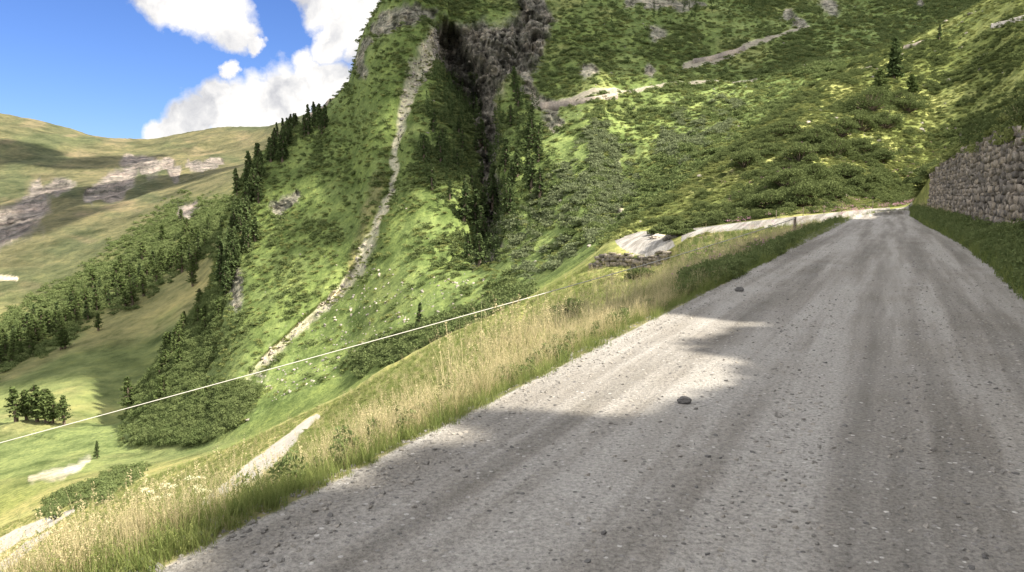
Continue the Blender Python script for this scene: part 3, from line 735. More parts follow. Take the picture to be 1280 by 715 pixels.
# verge: tall grass along the left edge of the road
def along_pts(n, p0, p1, s0, s1, pw=1.0):
    """points in a strip left of the road by perp distance, dropped on the terrain"""
    s = s0*(s1/s0)**(rng.random(n)**pw); q = p0+(p1-p0)*rng.random(n)
    x = -q*math.cos(PHI)+s*math.sin(PHI); y = q*math.sin(PHI)+s*math.cos(PHI)
    return drop(x, y)
def drop(x, y, kmax=9):
    """height of the ground under x,y (search by angle column, radius)"""
    th = np.degrees(np.arctan2(x, y)); r = np.hypot(x, y)
    i = np.clip(np.searchsorted(thf, th), 0, N-1)
    out = []
    nmax = np.searchsorted(KK[:, 0], kmax)
    for a, b, ii, rr in zip(x, y, i, r):
        c = np.hypot(GX[:nmax, ii], GY[:nmax, ii])
        out.append((a, b, np.interp(rr, c, GZ[:nmax, ii])))
    return np.array(out)
vg = along_pts(5200, 2.95, 4.2, 1.6, 60, .9)
pv_ = project(vg[:,0], vg[:,1], vg[:,2])[0]
keep = (pv_ < 905) & ((pv_ < 215) | (pv_ > 420) | (rng.random(len(pv_)) < .3)); vgl = vg[keep]
stuff('verge_dry_grass', 'tall golden dry grass along the road verge', 'grass', vgl[::1][:2900], dsrc, .28, .68, .02)
vg2 = along_pts(5200, 2.75, 3.7, 1.6, 60, .9)
stuff('verge_green_grass', 'green grass tufts at the gravel edge', 'grass', vg2[:4200], tsrc+gsrc, .25, .62, .02)
vg3 = along_pts(1600, 3.0, 5.2, 3, 60, .9)
stuff('verge_weeds', 'leafy weeds in the road verge', 'weeds', vg3, wsrc, .3, .8, .02)
p, j, i = scatter_pts(2.0, 5.0, 9000, ((PX > 850) & (PX < 1052))*1.0, area=False)
stuff('verge_meadow', 'grass and herbs on the shaded verge before the bend', 'grass', p, gsrc+wsrc, .6, 1.5, .02)
p, j, i = scatter_pts(1.02, 3.0, 9500, (PX > 1138)*1.0, area=False, vis=False, pxr=(1130, 3500), pyr=(-60, 1600))
stuff('wall_foot_grass', 'dark grass and weeds at the foot of the stone wall', 'grass', p, gsrc+wsrc, .6, 1.6, .02)
p, j, i = scatter_pts(2.6, 5.5, 140, ((PX > 850) & (PX < 1040))*1.0, area=False)
p2, j, i = scatter_pts(5.2, 7.6, 500, ((PX > 900) & (PX < 1200) & (PY > 180))*1.0, area=False)
stuff('pink_wildflowers', 'pink wildflowers in the verge and on the bank', 'flowers', np.concatenate([p, p2]), psrc, .7, 1.4, 0)
we = []
for a_ in np.linspace(28.8, 60, 900):
    ii_ = int(np.argmin(abs(thf-a_))); rr_ = R[4][ii_]*(1+rng.uniform(-.003, .03)); we.append((rr_*math.sin(TH[ii_]), rr_*math.cos(TH[ii_]), ZK[4][ii_]))
we = np.array(we)
stuff('wall_top_grass', 'dry grass and earth spilling over the top of the stone wall', 'grass', we, dsrc[:2]+wsrc+gsrc[:2], .8, 1.9, .05, .35)
stuff('wall_top_scrub', 'low scrub along the top of the stone wall', 'scrub', we[::3]+np.array((-.05,.05,0)), fine_src+bush_src[:2], .5, 1.9, .15, .35)
# gravel
p, j, i = scatter_pts(.02, 1.0, 20000, np.where(RR < 1.2, 0, 1)*one, area=False, vis=False)
w = .008+.034*rng.random(len(p))**4
stuff('road_gravel', 'loose gravel stones lying on the road', 'gravel', p, grav_src, 1, 1, 0.0, .4, scl=w)
e1 = along_pts(7000, 2.35, 3.15, 1.5, 50, .8); w = .010+.034*rng.random(len(e1))**4
stuff('edge_gravel', 'coarse pale gravel heaped along the road edge', 'gravel', e1, grav_src[:7], 1, 1, 0, .5, scl=w)
p, j, i = scatter_pts(10.02, 11.0, 1100, np.maximum(meadowfoot, .03)*noroad); w = .25+.8*rng.random(len(p))**3
stuff('mountain_boulders', 'pale boulders strewn over the meadow foot of the mountain', 'rocks', p, boul_src, 1, 1, .05, .4, scl=w)
p, j, i = scatter_pts(10.05, 12.3, 900, scree); w = .3+1.3*rng.random(len(p))**3
stuff('chute_rocks', 'pale rocks filling the scree chute', 'rocks', p, boul_src, 1, 1, .05, .4, scl=w)
p, j, i = scatter_pts(7.1, 8.0, 160, hd); w = .3+.9*rng.random(len(p))**3
stuff('hillside_rocks', 'pale rocks among the scrub above the road', 'rocks', p, boul_src, 1, 1, .05, .4, scl=w)

# ------------------------------------------------------------------ trees, each a thing
def tree(pos, h, src_, name, label, cat='tree', group=None, wide=1.0):
    t = thing(name, (pos[0], pos[1], pos[2]-.1), label, cat, group, rng.random()*2*PI, 1)
    t.scale = (h*wide, h*wide, h)
    link(bpy.data.objects.new('trunk', src_[0]), t); link(bpy.data.objects.new('crown', src_[1]), t)
    return t
def grove(pts, spread, n, lay, hr, label, group, name='spruce_tree', kinds=(0,1,2,3), wide=1.25):
    pts = np.array(pts, float); seg = np.hypot(*np.diff(pts, axis=0).T); cs = np.concatenate([[0], np.cumsum(seg)])
    for q in range(n):
        s = rng.random()*cs[-1]; x = np.interp(s, cs, pts[:,0])+rng.normal(0, spread); y = np.interp(s, cs, pts[:,1])+rng.normal(0, spread)
        tree(at(x, y, *lay), rng.uniform(*hr), con[kinds[rng.integers(len(kinds))]], name, label, 'tree', group, wide*rng.uniform(.85, 1.2))
grove([(0,448),(40,425),(80,410),(120,385),(150,362),(185,350),(235,318),(270,292)], 13, 110, (13.2,15.6), (8,13), 'dark conifer in the wood on the far valley side, left of the mountain', 'conifers of the wood on the far valley side', kinds=(1,4,5,6), wide=1.45)
grove([(410,152),(380,162),(350,185),(330,215),(310,250),(300,290),(292,330),(288,365)], 9, 84, (11.2,12.35), (6,10), 'dark spruce on the left skyline ridge of the mountain', 'spruces on the left ridge of the mountain')
grove([(262,392),(235,425),(210,460),(195,490)], 12, 22, (10.4,12.2), (5,8), 'larch in the thicket low on the left flank of the mountain', 'larches low on the left flank', 'larch_tree', (4,5,6))
grove([(598,230),(600,280),(600,340)], 9, 16, (10.2,11.6), (6,10), 'narrow spruce at the foot of the dark gorge', 'spruces in the gorge')
grove([(650,120),(665,180),(650,240),(635,300)], 11, 20, (10.3,11.8), (5,9), 'spruce on the right bank of the gorge', 'spruces on the right bank of the gorge')
grove([(540,180),(565,210),(590,190)], 14, 14, (10.5,11.8), (5,8), 'spruce in the shaded bowl under the cliff', 'spruces in the bowl under the cliff')
grove([(770,30),(840,22),(910,40),(950,50)], 13, 20, (11.2,12.3), (4,7), 'small dark spruce high above the upper road', 'spruces above the upper road')
grove([(8,512),(40,508),(80,500)], 9, 12, (8.7,12.2), (9,13), 'round larch of the clump on the valley floor at left', 'larches in the valley clump', 'larch_tree', (4,5,6))
tree(at(137,502,9.3,12.0), 11, con[5], 'larch_tree', 'larch standing alone right of the valley clump', wide=1.15)
tree(at(524,410,9.9,10.8), 5.6, con[1], 'spruce_tree', 'single pointed spruce at the meadow edge behind the cable', wide=1.2)
tree(at(1174,52,7.2,8.0), 3.6, con[0], 'spruce_tree', 'small pointed spruce alone on the bright crest at right')
tree(at(1118,100,7.2,8.0), 7.5, bigcon[0], 'spruce_tree', 'tallest spruce on the right hillside above the bushes', wide=1.1)
tree(at(1098,128,7.2,8.0), 5.6, bigcon[1], 'larch_tree', 'leaning larch just below the tallest spruce', wide=1.3)
tree(at(1140,118,7.2,8.0), 3.6, bigcon[2], 'larch_tree', 'low larch right of the tallest spruce', wide=1.5)
tree(at(121,572,9.2,10.3), 4.6, con[2], 'spruce_tree', 'small spruce beside the pale scree on the valley floor')
# alder bushes, each a thing
def bush(px, py, lay, w, h, label, k, mat=None, leaf=.095, nl=1100):
    pos = at(px, py, *lay)
    t = thing('alder_bush', (pos[0], pos[1], pos[2]-.1), label, 'bush', 'alder bushes on the right hillside', rng.random()*6, 1)
    v, f, tn, cen = shrub(w, h, int(nl*min(w, 5)), leaf, 26)
    link(bpy.data.objects.new('foliage', npmesh('foliage', v, f, mat or M_bush, tn)), t)
    sv, sf = shrub_stems(cen, h); link(bpy.data.objects.new('stem', npmesh('stem', sv, sf, M_bark)), t)
BL = 'leafy alder bush on the hillside above the bend of the road'
for q, (x, y, w, h) in enumerate([(965,262,5.5,2.8),(1000,258,5,3.2),(1035,250,5,2.8),(1070,246,4.5,2.4),(1015,228,5,3.0),(985,236,4.5,2.6),(1055,225,5,2.8),(1090,232,4,2.0),
        (1000,205,5.5,3.2),(1040,195,5.5,3.4),(1075,190,5.5,3.0),(1105,160,6,3.5),(1075,165,6,3.5),(1050,170,5,3),(1110,130,6,4),(1135,140,6,3.5),(1085,140,6,4),(1020,180,5,2.5),(930,210,5,2.5),(960,195,5,2.2),(985,170,5,2.4),(1100,200,4,2.2)]):
    bush(x, y, (7.05, 7.95), w*rng.uniform(.8, 1.15), h*rng.uniform(.95, 1.4), BL, q)
bush(1178, 240, (4.0, 4.6), 3.6, 2.2, 'dark bush overhanging the far end of the stone wall', 0, None, .07, 2200)
bush(800, 352, (4.2, 5), 2.4, 1.5, 'bushy clump on the bank under the near side of the hairpin', 1, None, .045, 3500)
bush(718, 395, (4.2, 5), 2.2, 1.3, 'dark round bush on the meadow bank over the dry grass', 2, None, .04, 4000)
bush(846, 296, (6.2, 7.2), 3.4, 1.7, 'low dark bush on the rock between the two arms of the hairpin', 3)
bush(826, 292, (6.6, 7.3), 2.6, 1.2, 'small round bush at the inner edge of the hairpin bend', 3)
bush(862, 286, (7.0, 7.3), 2.6, 1.2, 'small bush at the upper edge of the road just right of the hairpin', 3)

# alders added out of view, shaped to shade the road around a lit patch
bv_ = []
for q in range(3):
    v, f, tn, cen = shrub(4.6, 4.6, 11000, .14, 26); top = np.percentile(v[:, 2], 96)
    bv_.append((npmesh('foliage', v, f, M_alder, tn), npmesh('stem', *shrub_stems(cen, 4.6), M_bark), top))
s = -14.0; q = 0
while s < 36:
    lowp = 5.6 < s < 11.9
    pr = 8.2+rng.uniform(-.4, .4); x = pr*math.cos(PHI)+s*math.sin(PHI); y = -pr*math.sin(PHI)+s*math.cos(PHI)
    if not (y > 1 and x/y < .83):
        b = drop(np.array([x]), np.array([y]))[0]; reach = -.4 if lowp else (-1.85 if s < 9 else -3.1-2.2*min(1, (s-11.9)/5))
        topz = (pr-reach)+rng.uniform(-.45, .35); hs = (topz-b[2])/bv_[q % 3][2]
        t = thing('alder_bush', (b[0], b[1], b[2]-.1), 'tall alder bush added above the stone wall, out of view, to shade the road', 'bush', 'added alders that shade the road', q*1.7)
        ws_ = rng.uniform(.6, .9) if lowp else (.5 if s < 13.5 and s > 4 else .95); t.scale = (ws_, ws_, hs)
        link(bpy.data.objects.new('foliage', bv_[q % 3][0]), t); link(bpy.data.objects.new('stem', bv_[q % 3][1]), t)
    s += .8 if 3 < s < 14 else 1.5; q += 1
s = 27.0  # row of larches added out of view to shade the farther road
while s < 59:
    pr = 14+rng.uniform(-.7, .7); x = pr*math.cos(PHI)+s*math.sin(PHI); y = -pr*math.sin(PHI)+s*math.cos(PHI); b = drop(np.array([x]), np.array([y]))[0]
    tree(b, (20.0-b[2])*rng.uniform(.95, 1.08), bigcon[1+q % 2], 'larch_tree', 'tall larch added above the stone wall, out of view, to shade the farther road', 'tree', 'added larches that shade the farther road', 1.1)
    s += 1.7; q += 1

# ------------------------------------------------------------------ dry stone wall
def stones_wall(front, zb, zt, size, mat, seed, depth=.35):
    """front: list of (x,y) along the face; zb, zt arrays; returns mesh of individual stones in front of a backing"""
    r = np.random.default_rng(seed)
    fr = np.array(front, float); seg = np.hypot(*np.diff(fr, axis=0).T); cs = np.concatenate([[0], np.cumsum(seg)]); L = cs[-1]
    import bmesh
    bm = bmesh.new(); bmesh.ops.create_cube(bm, size=1); bmesh.ops.subdivide_edges(bm, edges=bm.edges[:], cuts=1, use_grid_fill=True)
    bv = np.array([v.co[:] for v in bm.verts]); bf = np.array([[v.index for v in f.verts] for f in bm.faces]); bm.free()
    n_ = np.linalg.norm(bv, axis=1)[:, None]; bv = bv*(.86+.14*.62/np.maximum(n_, .5))
    V = []; Fc = []; T_ = []; o = 0
    capj = np.interp(np.linspace(0, 1, 400), np.linspace(0, 1, 90), r.normal(0, .13, 90))
    zmin, zmax = min(zb), max(zt); z = zmin
    while z < zmax:
        hh = size*r.uniform(.4, 1.05); s = -r.random()*size
        while s < L:
            ww = size*r.uniform(.5, 2.6)*(1 if r.random() > .15 else .6); sc = s+ww/2
            b = np.interp(sc, cs, zb); t = np.interp(sc, cs, zt)+capj[int(min(399, max(0, sc/L*399)))]
            zc = z+hh/2+r.normal(0, .12*hh)
            if b-hh*.5 < zc < t and 0 < sc < L:
                x = np.interp(sc, cs, fr[:,0]); y = np.interp(sc, cs, fr[:,1]); e = .05
                dx = np.interp(sc+e, cs, fr[:,0])-np.interp(sc-e, cs, fr[:,0]); dy = np.interp(sc+e, cs, fr[:,1])-np.interp(sc-e, cs, fr[:,1]); dd = math.hypot(dx, dy)+1e-9; dx /= dd; dy /= dd
                nx, ny = -dy, dx
                q = bv*np.array([ww*.98, depth*r.uniform(.7, 1.25), hh*.98]) * (1+r.normal(0, .09, (len(bv), 1)))
                q += r.normal(0, .055*size, q.shape)
                a = r.normal(0, .13); q = np.stack([q[:,0]*math.cos(a)-q[:,2]*math.sin(a), q[:,1], q[:,0]*math.sin(a)+q[:,2]*math.cos(a)], -1)
                w = np.stack([x+q[:,0]*dx+q[:,1]*nx, y+q[:,0]*dy+q[:,1]*ny, zc+q[:,2]], -1)
                V.append(w); Fc.append(bf+o); o += len(w); T_.append(np.full(len(w), r.random()))
            s += ww
        z += hh
    # backing
    k = 40; ss = np.linspace(0, L, k); X_ = np.interp(ss, cs, fr[:,0]); Y_ = np.interp(ss, cs, fr[:,1]); B = np.interp(ss, cs, zb)-.3; T2 = np.interp(ss, cs, zt)-.12
    dx = np.gradient(X_); dy = np.gradient(Y_); d = np.hypot(dx, dy); nx, ny = -dy/d, dx/d
    q = []
    for sgn, zz_ in ((-.04, B), (-.04, T2), (-.40, T2), (-.40, B)): q.append(np.stack([X_-nx*sgn, Y_-ny*sgn, zz_], -1))
    q = np.stack(q, 1).reshape(-1, 3); V.append(q)
    for m in range(k-1):
        for g_ in range(4): Fc.append(np.array([[o+m*4+g_, o+m*4+(g_+1) % 4, o+(m+1)*4+(g_+1) % 4, o+(m+1)*4+g_]]))
    for m in (0, k-1): Fc.append(np.array([[o+m*4, o+m*4+1, o+m*4+2, o+m*4+3]]))
    T_.append(np.full(len(q), .1))
    return npmesh('stone_wall', np.concatenate(V), np.concatenate(Fc), mat, np.concatenate(T_))
def wallrow(kb, kt, th0, th1, off=-.25, n=40, add=.08):
    fr = []; zb = []; zt = []
    for a in np.linspace(th0, th1, n):
        i = int(np.argmin(abs(thf-a))); r = R[kb][i]
        rr = r; fr.append((rr*math.sin(TH[i]), rr*math.cos(TH[i]))); zb.append(ZK[kb][i]-.3); zt.append(ZK[kt][i]+add)
    return fr, zb, zt
# near wall: from the bend to well past the camera, following terrain knot 3 (base) and 4 (top)
fr, zb, zt = wallrow(3, 4, 28.6, 100, n=140)
# resample by arc length, stand it a little towards the road
fr = np.array(fr); d = np.gradient(fr, axis=0); d /= np.hypot(d[:,0], d[:,1])[:, None]+1e-9
nrm = np.stack([d[:,1], -d[:,0]], -1); side = np.sign((fr*math.cos(PHI) @ np.array([1, 0]) - fr @ np.array([0, math.sin(PHI)])).mean())
toroad = np.array([-math.cos(PHI), math.sin(PHI)])
nrm *= np.sign((nrm @ toroad))[:, None]
fr = fr+nrm*.16
o = bpy.data.objects.new('stone_wall', stones_wall(fr, zb, zt, .27, M_wall, 3, .42)); link(o)
meta(o, 'long grey dry stone retaining wall along the right side of the road', 'wall')

# hairpin retaining wall
def at_knot(k, px):
    i = int(np.argmin(abs(PXrow(k)-px))); return i
def PXrow(k):
    x = R[k]*np.sin(TH); y = R[k]*np.cos(TH); q = project(x, y, ZK[k])[0]; return np.where(y > .5, q, 1e9)
i0, i1 = at_knot(5, 739), at_knot(5, 838)
ii = np.arange(i0, i1, 3)
fr = [(R[6][i]*.9965*math.sin(TH[i]), R[6][i]*.9965*math.cos(TH[i])) for i in ii]
o = bpy.data.objects.new('stone_wall', stones_wall(fr, [ZK[5][i]-.4 for i in ii], [ZK[6][i]+.05 for i in ii], .38, M_wall, 5, .5)); link(o)
meta(o, 'curved dark stone wall holding up the outside of the hairpin bend', 'wall')
# rock between the hairpin arms
for q, (x, y, w) in enumerate([(822,297,1.2),(835,299,1.0),(843,296,1.3)]):
    pp = at(x, y, 6.3, 7.2); me = stone_mesh('boulder', M_rock, 3, .6)
    o = bpy.data.objects.new('boulder', me); link(o); o.location = pp; o.scale = (w*1.6, w, w*.9); o.rotation_euler = (0, 0, q)
    meta(o, ['left boulder of three under the bush in the hairpin bend', 'middle boulder of three under the bush in the hairpin bend', 'right boulder of three under the bush in the hairpin bend'][q], 'boulder')
# masonry walls of the upper roads
def farwall(pix, lay, hpx, label, mat=M_wallfar, thick=1.0):
    pts = []
    for k in range(len(pix)-1):
        for f in np.linspace(0, 1, 6)[:-1]:
            pts.append(at(pix[k][0]*(1-f)+pix[k+1][0]*f, pix[k][1]*(1-f)+pix[k+1][1]*f, *lay))
    pts.append(at(*pix[-1], *lay)); pts = np.array(pts)
    for c in range(3): pts[:, c] = np.convolve(np.pad(pts[:, c], 2, mode='edge'), np.ones(5)/5, 'valid')
    H = hpx*np.hypot(pts[:,0], pts[:,1]).mean()/F
    n = len(pts); V = []
    for k in range(n):
        p_ = pts[k]; r = math.hypot(p_[0], p_[1]); ux, uy = p_[0]/r, p_[1]/r; j = rng.normal(0, .05)*H
        for a, b in ((-.3, -1.2), (0.0, H+j), (thick, H+j), (thick+.3, -1.2)): V.append((p_[0]+ux*a, p_[1]+uy*a, p_[2]+b))
    Fc = []
    for k in range(n-1):
        for g_ in range(4): Fc.append((k*4+g_, k*4+(g_+1) % 4, (k+1)*4+(g_+1) % 4, (k+1)*4+g_))
    Fc += [(0, 1, 2, 3), ((n-1)*4, (n-1)*4+1, (n-1)*4+2, (n-1)*4+3)]
    o = bpy.data.objects.new('retaining_wall', npmesh('retaining_wall', V, Fc, mat, np.repeat(rng.random(n), 4))); link(o); meta(o, label, 'wall')
farwall([(672,136),(700,134),(735,129),(778,122)], (10.3,12), 7, 'brown masonry wall under the upper road beside the gorge')
farwall([(862,80),(890,75),(937,61)], (10.3,12.2), 5, 'pale brown wall carrying the highest road across the mountain')
farwall([(998,85),(1030,80),(1058,76)], (9.9,12), 3, 'thin low wall on the far slope left of the bright crest')
farwall([(1128,62),(1145,58),(1158,53)], (7.6,8), 4, 'short dark wall on the bright crest near the spruces', M_wall)
farwall([(1236,36),(1258,31),(1285,24)], (7.3,8), 5, 'pale wall of the road at the top right corner', M_conc)
farwall([(1075,90),(1085,88),(1090,86)], (7.5,8), 4, 'short dark wall stub left of the tallest spruce', M_wall)

# ------------------------------------------------------------------ posts and cable
def tubeobj(name, path, rad, mat, parent=None, k=8):
    if not hasattr(rad, '__len__'): rad = [rad]*len(path)
    v, f = tube_pts(path, rad, k)
    o = bpy.data.objects.new(name, npmesh(name, v, f, mat, None, True)); link(o, parent); return o
def post(px, py, D, hgt, rad, label, group=None, base=None):
    x, y, z = base if base is not None else P(px, py, D)
    t = thing('fence_post', (x, y, z-.25), label, 'post', group)
    tubeobj('pole', [(0,0,0), (.01,0,hgt*.6), (.0,.01,hgt+.25), (0,.01,hgt+.27)], [rad, rad*.95, rad*.85, rad*.3], M_wood, t)
    return t
b1 = drop(np.array([P(993,291,36)[0]]), np.array([36.]))[0]
t = post(0, 0, 0, 1.1, .08, 'dark wooden fence post in the grass before the bend', base=b1); 
ring = tubeobj('insulator', [(.0,-.10,.95), (.0,-.13,.98), (0,-.10,1.01)], [.03,.04,.02], M_dark, t)
xl, yl, zl = P(-75, 574, 5.0); b2 = drop(np.array([xl]), np.array([yl]))[0]
t = post(0, 0, 0, zl-b2[2]+.1, .05, 'wooden post on the bank holding the near end of the cable', base=b2)
A = np.array((xl, yl, zl)); B = np.array((b1[0], b1[1], b1[2]+1.05))
path = [A*(1-f)+B*f+np.array((0, 0, -.10*4*f*(1-f))) for f in np.linspace(0, 1, 60)]
o = tubeobj('cable', path, [.0026+.018*k/59 for k in range(60)], M_rope, None, 6); meta(o, 'long pale cable strung across the slope left of the road', 'cable')
for q, (x, D) in enumerate([(1090,72.5),(1052,67.5),(1030,66.5),(1003,65.5),(970,67)]):
    i = at_knot(7, x); bb = (R[7][i]*math.sin(TH[i]), R[7][i]*math.cos(TH[i]), ZK[7][i])
    post(0, 0, 0, .75, .035, 'thin stake on the outer edge of the road behind the bend', 'thin stakes along the bend', base=bb)
# stones on the road
for x, y, w, lab in ((857,506,.085,'dark fist sized stone lying alone in the middle of the road'), (1163,604-40,.03,'small dark stone on the right part of the road'), (925,365,.12,'dark clod of earth at the left road edge by the shaded verge')):
    pp = at(x, y, .02, 1.1); o = bpy.data.objects.new('stone', stone_mesh('stone', M_dark, 3, .7)); link(o); o.location = (pp[0], pp[1], pp[2]+w*.2); o.scale = (w*1.25, w, w)
    meta(o, lab, 'stone')
# cream umbel flowers in the lower left
def umbel(px, py, D, label, n=5):
    x, y, zt_ = P(px, py, D); b = drop(np.array([x]), np.array([y]))[0]; h = zt_-b[2]; print('umbel', h)
    t = thing('flowering_plant', tuple(b), label, 'plant', None)
    st = []; cs = []
    for q in range(n):
        a = rng.random()*2*PI; r = rng.uniform(.02, .13); hh = h-rng.uniform(0, .14); tip = (math.cos(a)*r, math.sin(a)*r, hh)
        st.append(tube_pts([(0,0,0), (tip[0]*.4, tip[1]*.4, hh*.55), tip], [.004,.0032,.002], 5))
        for m in range(55):
            aa = rng.random()*2*PI; rr = .032*rng.random()**.5; cs.append((tip[0]+rr*math.cos(aa), tip[1]+rr*math.sin(aa), hh+.012-.25*rr+rng.normal(0, .003)))
    link(bpy.data.objects.new('stem', npmesh('stem', *merge(st), M_grass, None)), t)
    lv, lf = leafcloud(cs, .006, .8, 1.); link(bpy.data.objects.new('flower_head', npmesh('flower_head', lv, lf, M_white, rng.random(len(lv)))), t)
    lc = [(rng.normal(0, .06), rng.normal(0, .06), h*rng.uniform(.05, .7)) for _ in range(50)]
    lv, lf = leafcloud(lc, .035, .4, 1.); link(bpy.data.objects.new('leaf', npmesh('leaf', lv, lf, M_grass, rng.random(len(lv)))), t)
umbel(238, 592, 4.9, 'tallest cream umbel flower in the lower left verge', 6)
umbel(203, 605, 4.7, 'shorter cream umbel flower left of the tallest one')
umbel(272, 600, 5.0, 'cream umbel flower right of the tallest one by the lower road', 4)

# ------------------------------------------------------------------ light, sky, camera
SAZ, SEL = math.radians(112), math.radians(45)
sd = np.array((math.sin(SAZ)*math.cos(SEL), math.cos(SAZ)*math.cos(SEL), math.sin(SEL)))
sun = bpy.data.lights.new('sun', 'SUN'); sun.energy = 5.0; sun.angle = math.radians(1.0); sun.color = (1, .92, .79)
so = bpy.data.objects.new('sun', sun); link(so)
from mathutils import Vector
so.rotation_euler = Vector(-sd).to_track_quat('-Z', 'Y').to_euler(); so.location = (60, -10, 60)
w = bpy.data.worlds.new('World'); S.world = w; w.use_nodes = True; g = NT(w.node_tree); w.node_tree.nodes.clear()
sky = g.n('ShaderNodeTexSky', sky_type='NISHITA'); sky.sun_disc = False; sky.sun_elevation = SEL; sky.sun_rotation = SAZ; sky.altitude = 1800; sky.air_density = 1.15; sky.dust_density = .6; sky.ozone_density = 2.5
bg = g.n('ShaderNodeBackground'); bg.inputs[1].default_value = .13; wo = g.n('ShaderNodeOutputWorld')
tc = g.n('ShaderNodeTexCoord').outputs['Generated']
def dirn(px, py): v = np.array(P(px, py, 1.0)) - np.array((0, 0, CZ)); return v/np.linalg.norm(v)
wn = g.n('ShaderNodeTexNoise'); wn.inputs['Scale'].default_value = 7; wn.inputs['Detail'].default_value = 9; wn.inputs['Roughness'].default_value = .62; g.l(tc, wn.inputs['Vector'])
ws = g.n('ShaderNodeVectorMath', operation='SUBTRACT'); g.l(wn.outputs['Color'], ws.inputs[0]); ws.inputs[1].default_value = (.5,.5,.5)
wm = g.n('ShaderNodeVectorMath', operation='SCALE'); g.l(ws.outputs[0], wm.inputs[0]); wm.inputs['Scale'].default_value = .10
wa = g.n('ShaderNodeVectorMath', operation='ADD'); g.l(tc, wa.inputs[0]); g.l(wm.outputs[0], wa.inputs[1])
tot = None; body = None
blobs = [(212,168,24),(240,155,30),(272,135,30),(300,138,36),(330,122,34),(365,108,36),(400,100,32),(425,100,30),(360,140,36),(285,95,12),(392,78,22),(415,90,20),
         (235,5,26),(265,15,34),(283,40,26),(310,55,12),(200,-10,30),(400,8,28),(440,10,36),(480,15,34),(420,48,24),(455,45,30),(500,-20,40),(380,-10,25)]
for px, py, rad in blobs:
    d = dirn(px, py); dist = g.n('ShaderNodeVectorMath', operation='DISTANCE'); g.l(wa.outputs[0], dist.inputs[0]); dist.inputs[1].default_value = tuple(d)
    mr = g.n('ShaderNodeMapRange'); mr.interpolation_type = 'SMOOTHSTEP'; g.l(dist.outputs['Value'], mr.inputs[0]); R0 = rad/F
    mr.inputs[1].default_value = R0*1.35; mr.inputs[2].default_value = R0*.55; mr.inputs[3].default_value = 0; mr.inputs[4].default_value = 1
    tot = mr.outputs[0] if tot is None else g.math('MAXIMUM', tot, mr.outputs[0])
n2_ = g.noise(tc, 26, 8, .6)
sep = g.n('ShaderNodeSeparateXYZ'); g.l(wa.outputs[0], sep.inputs[0])
def rng_(v, a, b): 
    x = g.n('ShaderNodeMapRange'); x.interpolation_type = 'SMOOTHSTEP'; g.l(v, x.inputs[0]); x.inputs[1].default_value = a; x.inputs[2].default_value = b; return x.outputs[0]
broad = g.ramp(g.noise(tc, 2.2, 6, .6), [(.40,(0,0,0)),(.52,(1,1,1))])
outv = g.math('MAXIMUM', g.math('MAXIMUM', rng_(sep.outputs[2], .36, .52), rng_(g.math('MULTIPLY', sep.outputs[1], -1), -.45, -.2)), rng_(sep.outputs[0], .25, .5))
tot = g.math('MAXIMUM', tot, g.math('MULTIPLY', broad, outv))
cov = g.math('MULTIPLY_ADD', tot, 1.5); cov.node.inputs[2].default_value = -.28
cov = g.math('ADD', cov, g.math('MULTIPLY', g.math('SUBTRACT', n2_, .5), .9), True)
n3_ = g.noise(wa.outputs[0], 15, 7, .55)
cc_ = g.ramp(n3_, [(.32,(1.8,1.82,1.95)),(.42,(2.6,2.58,2.6)),(.52,(3.45,3.35,3.22))])
boost = g.math('MULTIPLY_ADD', outv, 1.0); boost.node.inputs[2].default_value = 1.0  # cloud cover added outside the view, brightened for fill light
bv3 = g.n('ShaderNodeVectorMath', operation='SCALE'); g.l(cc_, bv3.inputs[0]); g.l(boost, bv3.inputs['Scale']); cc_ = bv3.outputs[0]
g.l(g.mix(cov, g.mix(1., sky.outputs[0], (.225, .29, .46), 'MULTIPLY'), cc_), bg.inputs[0]); g.l(bg.outputs[0], wo.inputs[0])

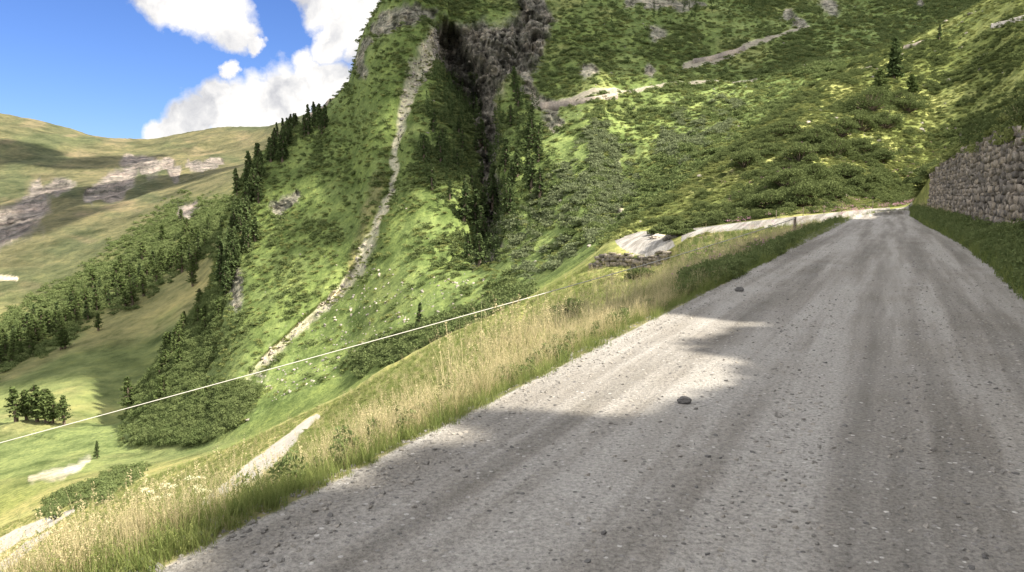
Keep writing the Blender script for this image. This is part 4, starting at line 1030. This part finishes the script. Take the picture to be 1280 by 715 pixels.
# clouds overhead, outside the frame, that throw the shade lying on the mountains
M_cloud = mat_plain('cloud white', (.8,.8,.8), 1., .02, .05)
def cloud(px, py, lay, rx, ry, dist, label):
    g0 = at(px, py, *lay); c = g0+sd*dist
    import bmesh
    V = []; Fc = []; o_ = 0
    for q in range(9):
        bm = bmesh.new(); bmesh.ops.create_icosphere(bm, subdivisions=4, radius=1)
        v = np.array([x.co[:] for x in bm.verts]); f = np.array([[x.index for x in y.verts] for y in bm.faces]); bm.free()
        v *= (1+.35*fbm(v[:,0]*1.5+q*3, v[:,1]*1.5, v[:,2]*1.5+.1, 4))[:, None]
        v = v*np.array((rx*.55, ry*.55, min(rx, ry)*.3))*rng.uniform(.7, 1.1)+np.array((rng.normal(0, .45)*rx, rng.normal(0, .45)*ry, rng.normal(0, .1)*rx))
        V.append(v); Fc.append(f+o_); o_ += len(v)
    o = bpy.data.objects.new('cloud', npmesh('cloud', np.concatenate(V), np.concatenate(Fc), M_cloud, None, True)); link(o); o.location = c; meta(o, label, 'cloud')
cloud(120, 250, (14.6,16.2), 120, 150, 1300, 'flat cloud overhead shading the far valley side, out of view')
cloud(60, 200, (15.5,17), 160, 110, 1700, 'wide cloud overhead shading the far left ridge, out of view')
cloud(1040, 0, (10.8,12.3), 200, 110, 1100, 'second long cloud overhead shading the mountain top at right, out of view')
cloud(770, 30, (11,12.3), 150, 95, 1000, 'long cloud overhead shading the top of the mountain, out of view')
cloud(560, 165, (10.5,12), 25, 44, 900, 'small cloud added overhead, out of view, to shade the bowl beside the gorge')  # added cloud, deepens the shade under the cliff

cam = bpy.data.cameras.new('camera'); cam.lens = 27; cam.sensor_width = 36; cam.clip_end = 20000; cam.clip_start = .05
co = bpy.data.objects.new('camera', cam); link(co); co.location = (0, 0, CZ); co.rotation_euler = (PI/2-PITCH, 0, 0); S.camera = co
S.render.engine = 'CYCLES'
S.view_settings.view_transform = 'Standard'; S.view_settings.look = 'None'; S.view_settings.exposure = 1.36; S.view_settings.gamma = 1
S.cycles.max_bounces = 5; S.cycles.diffuse_bounces = 3; S.cycles.transmission_bounces = 3
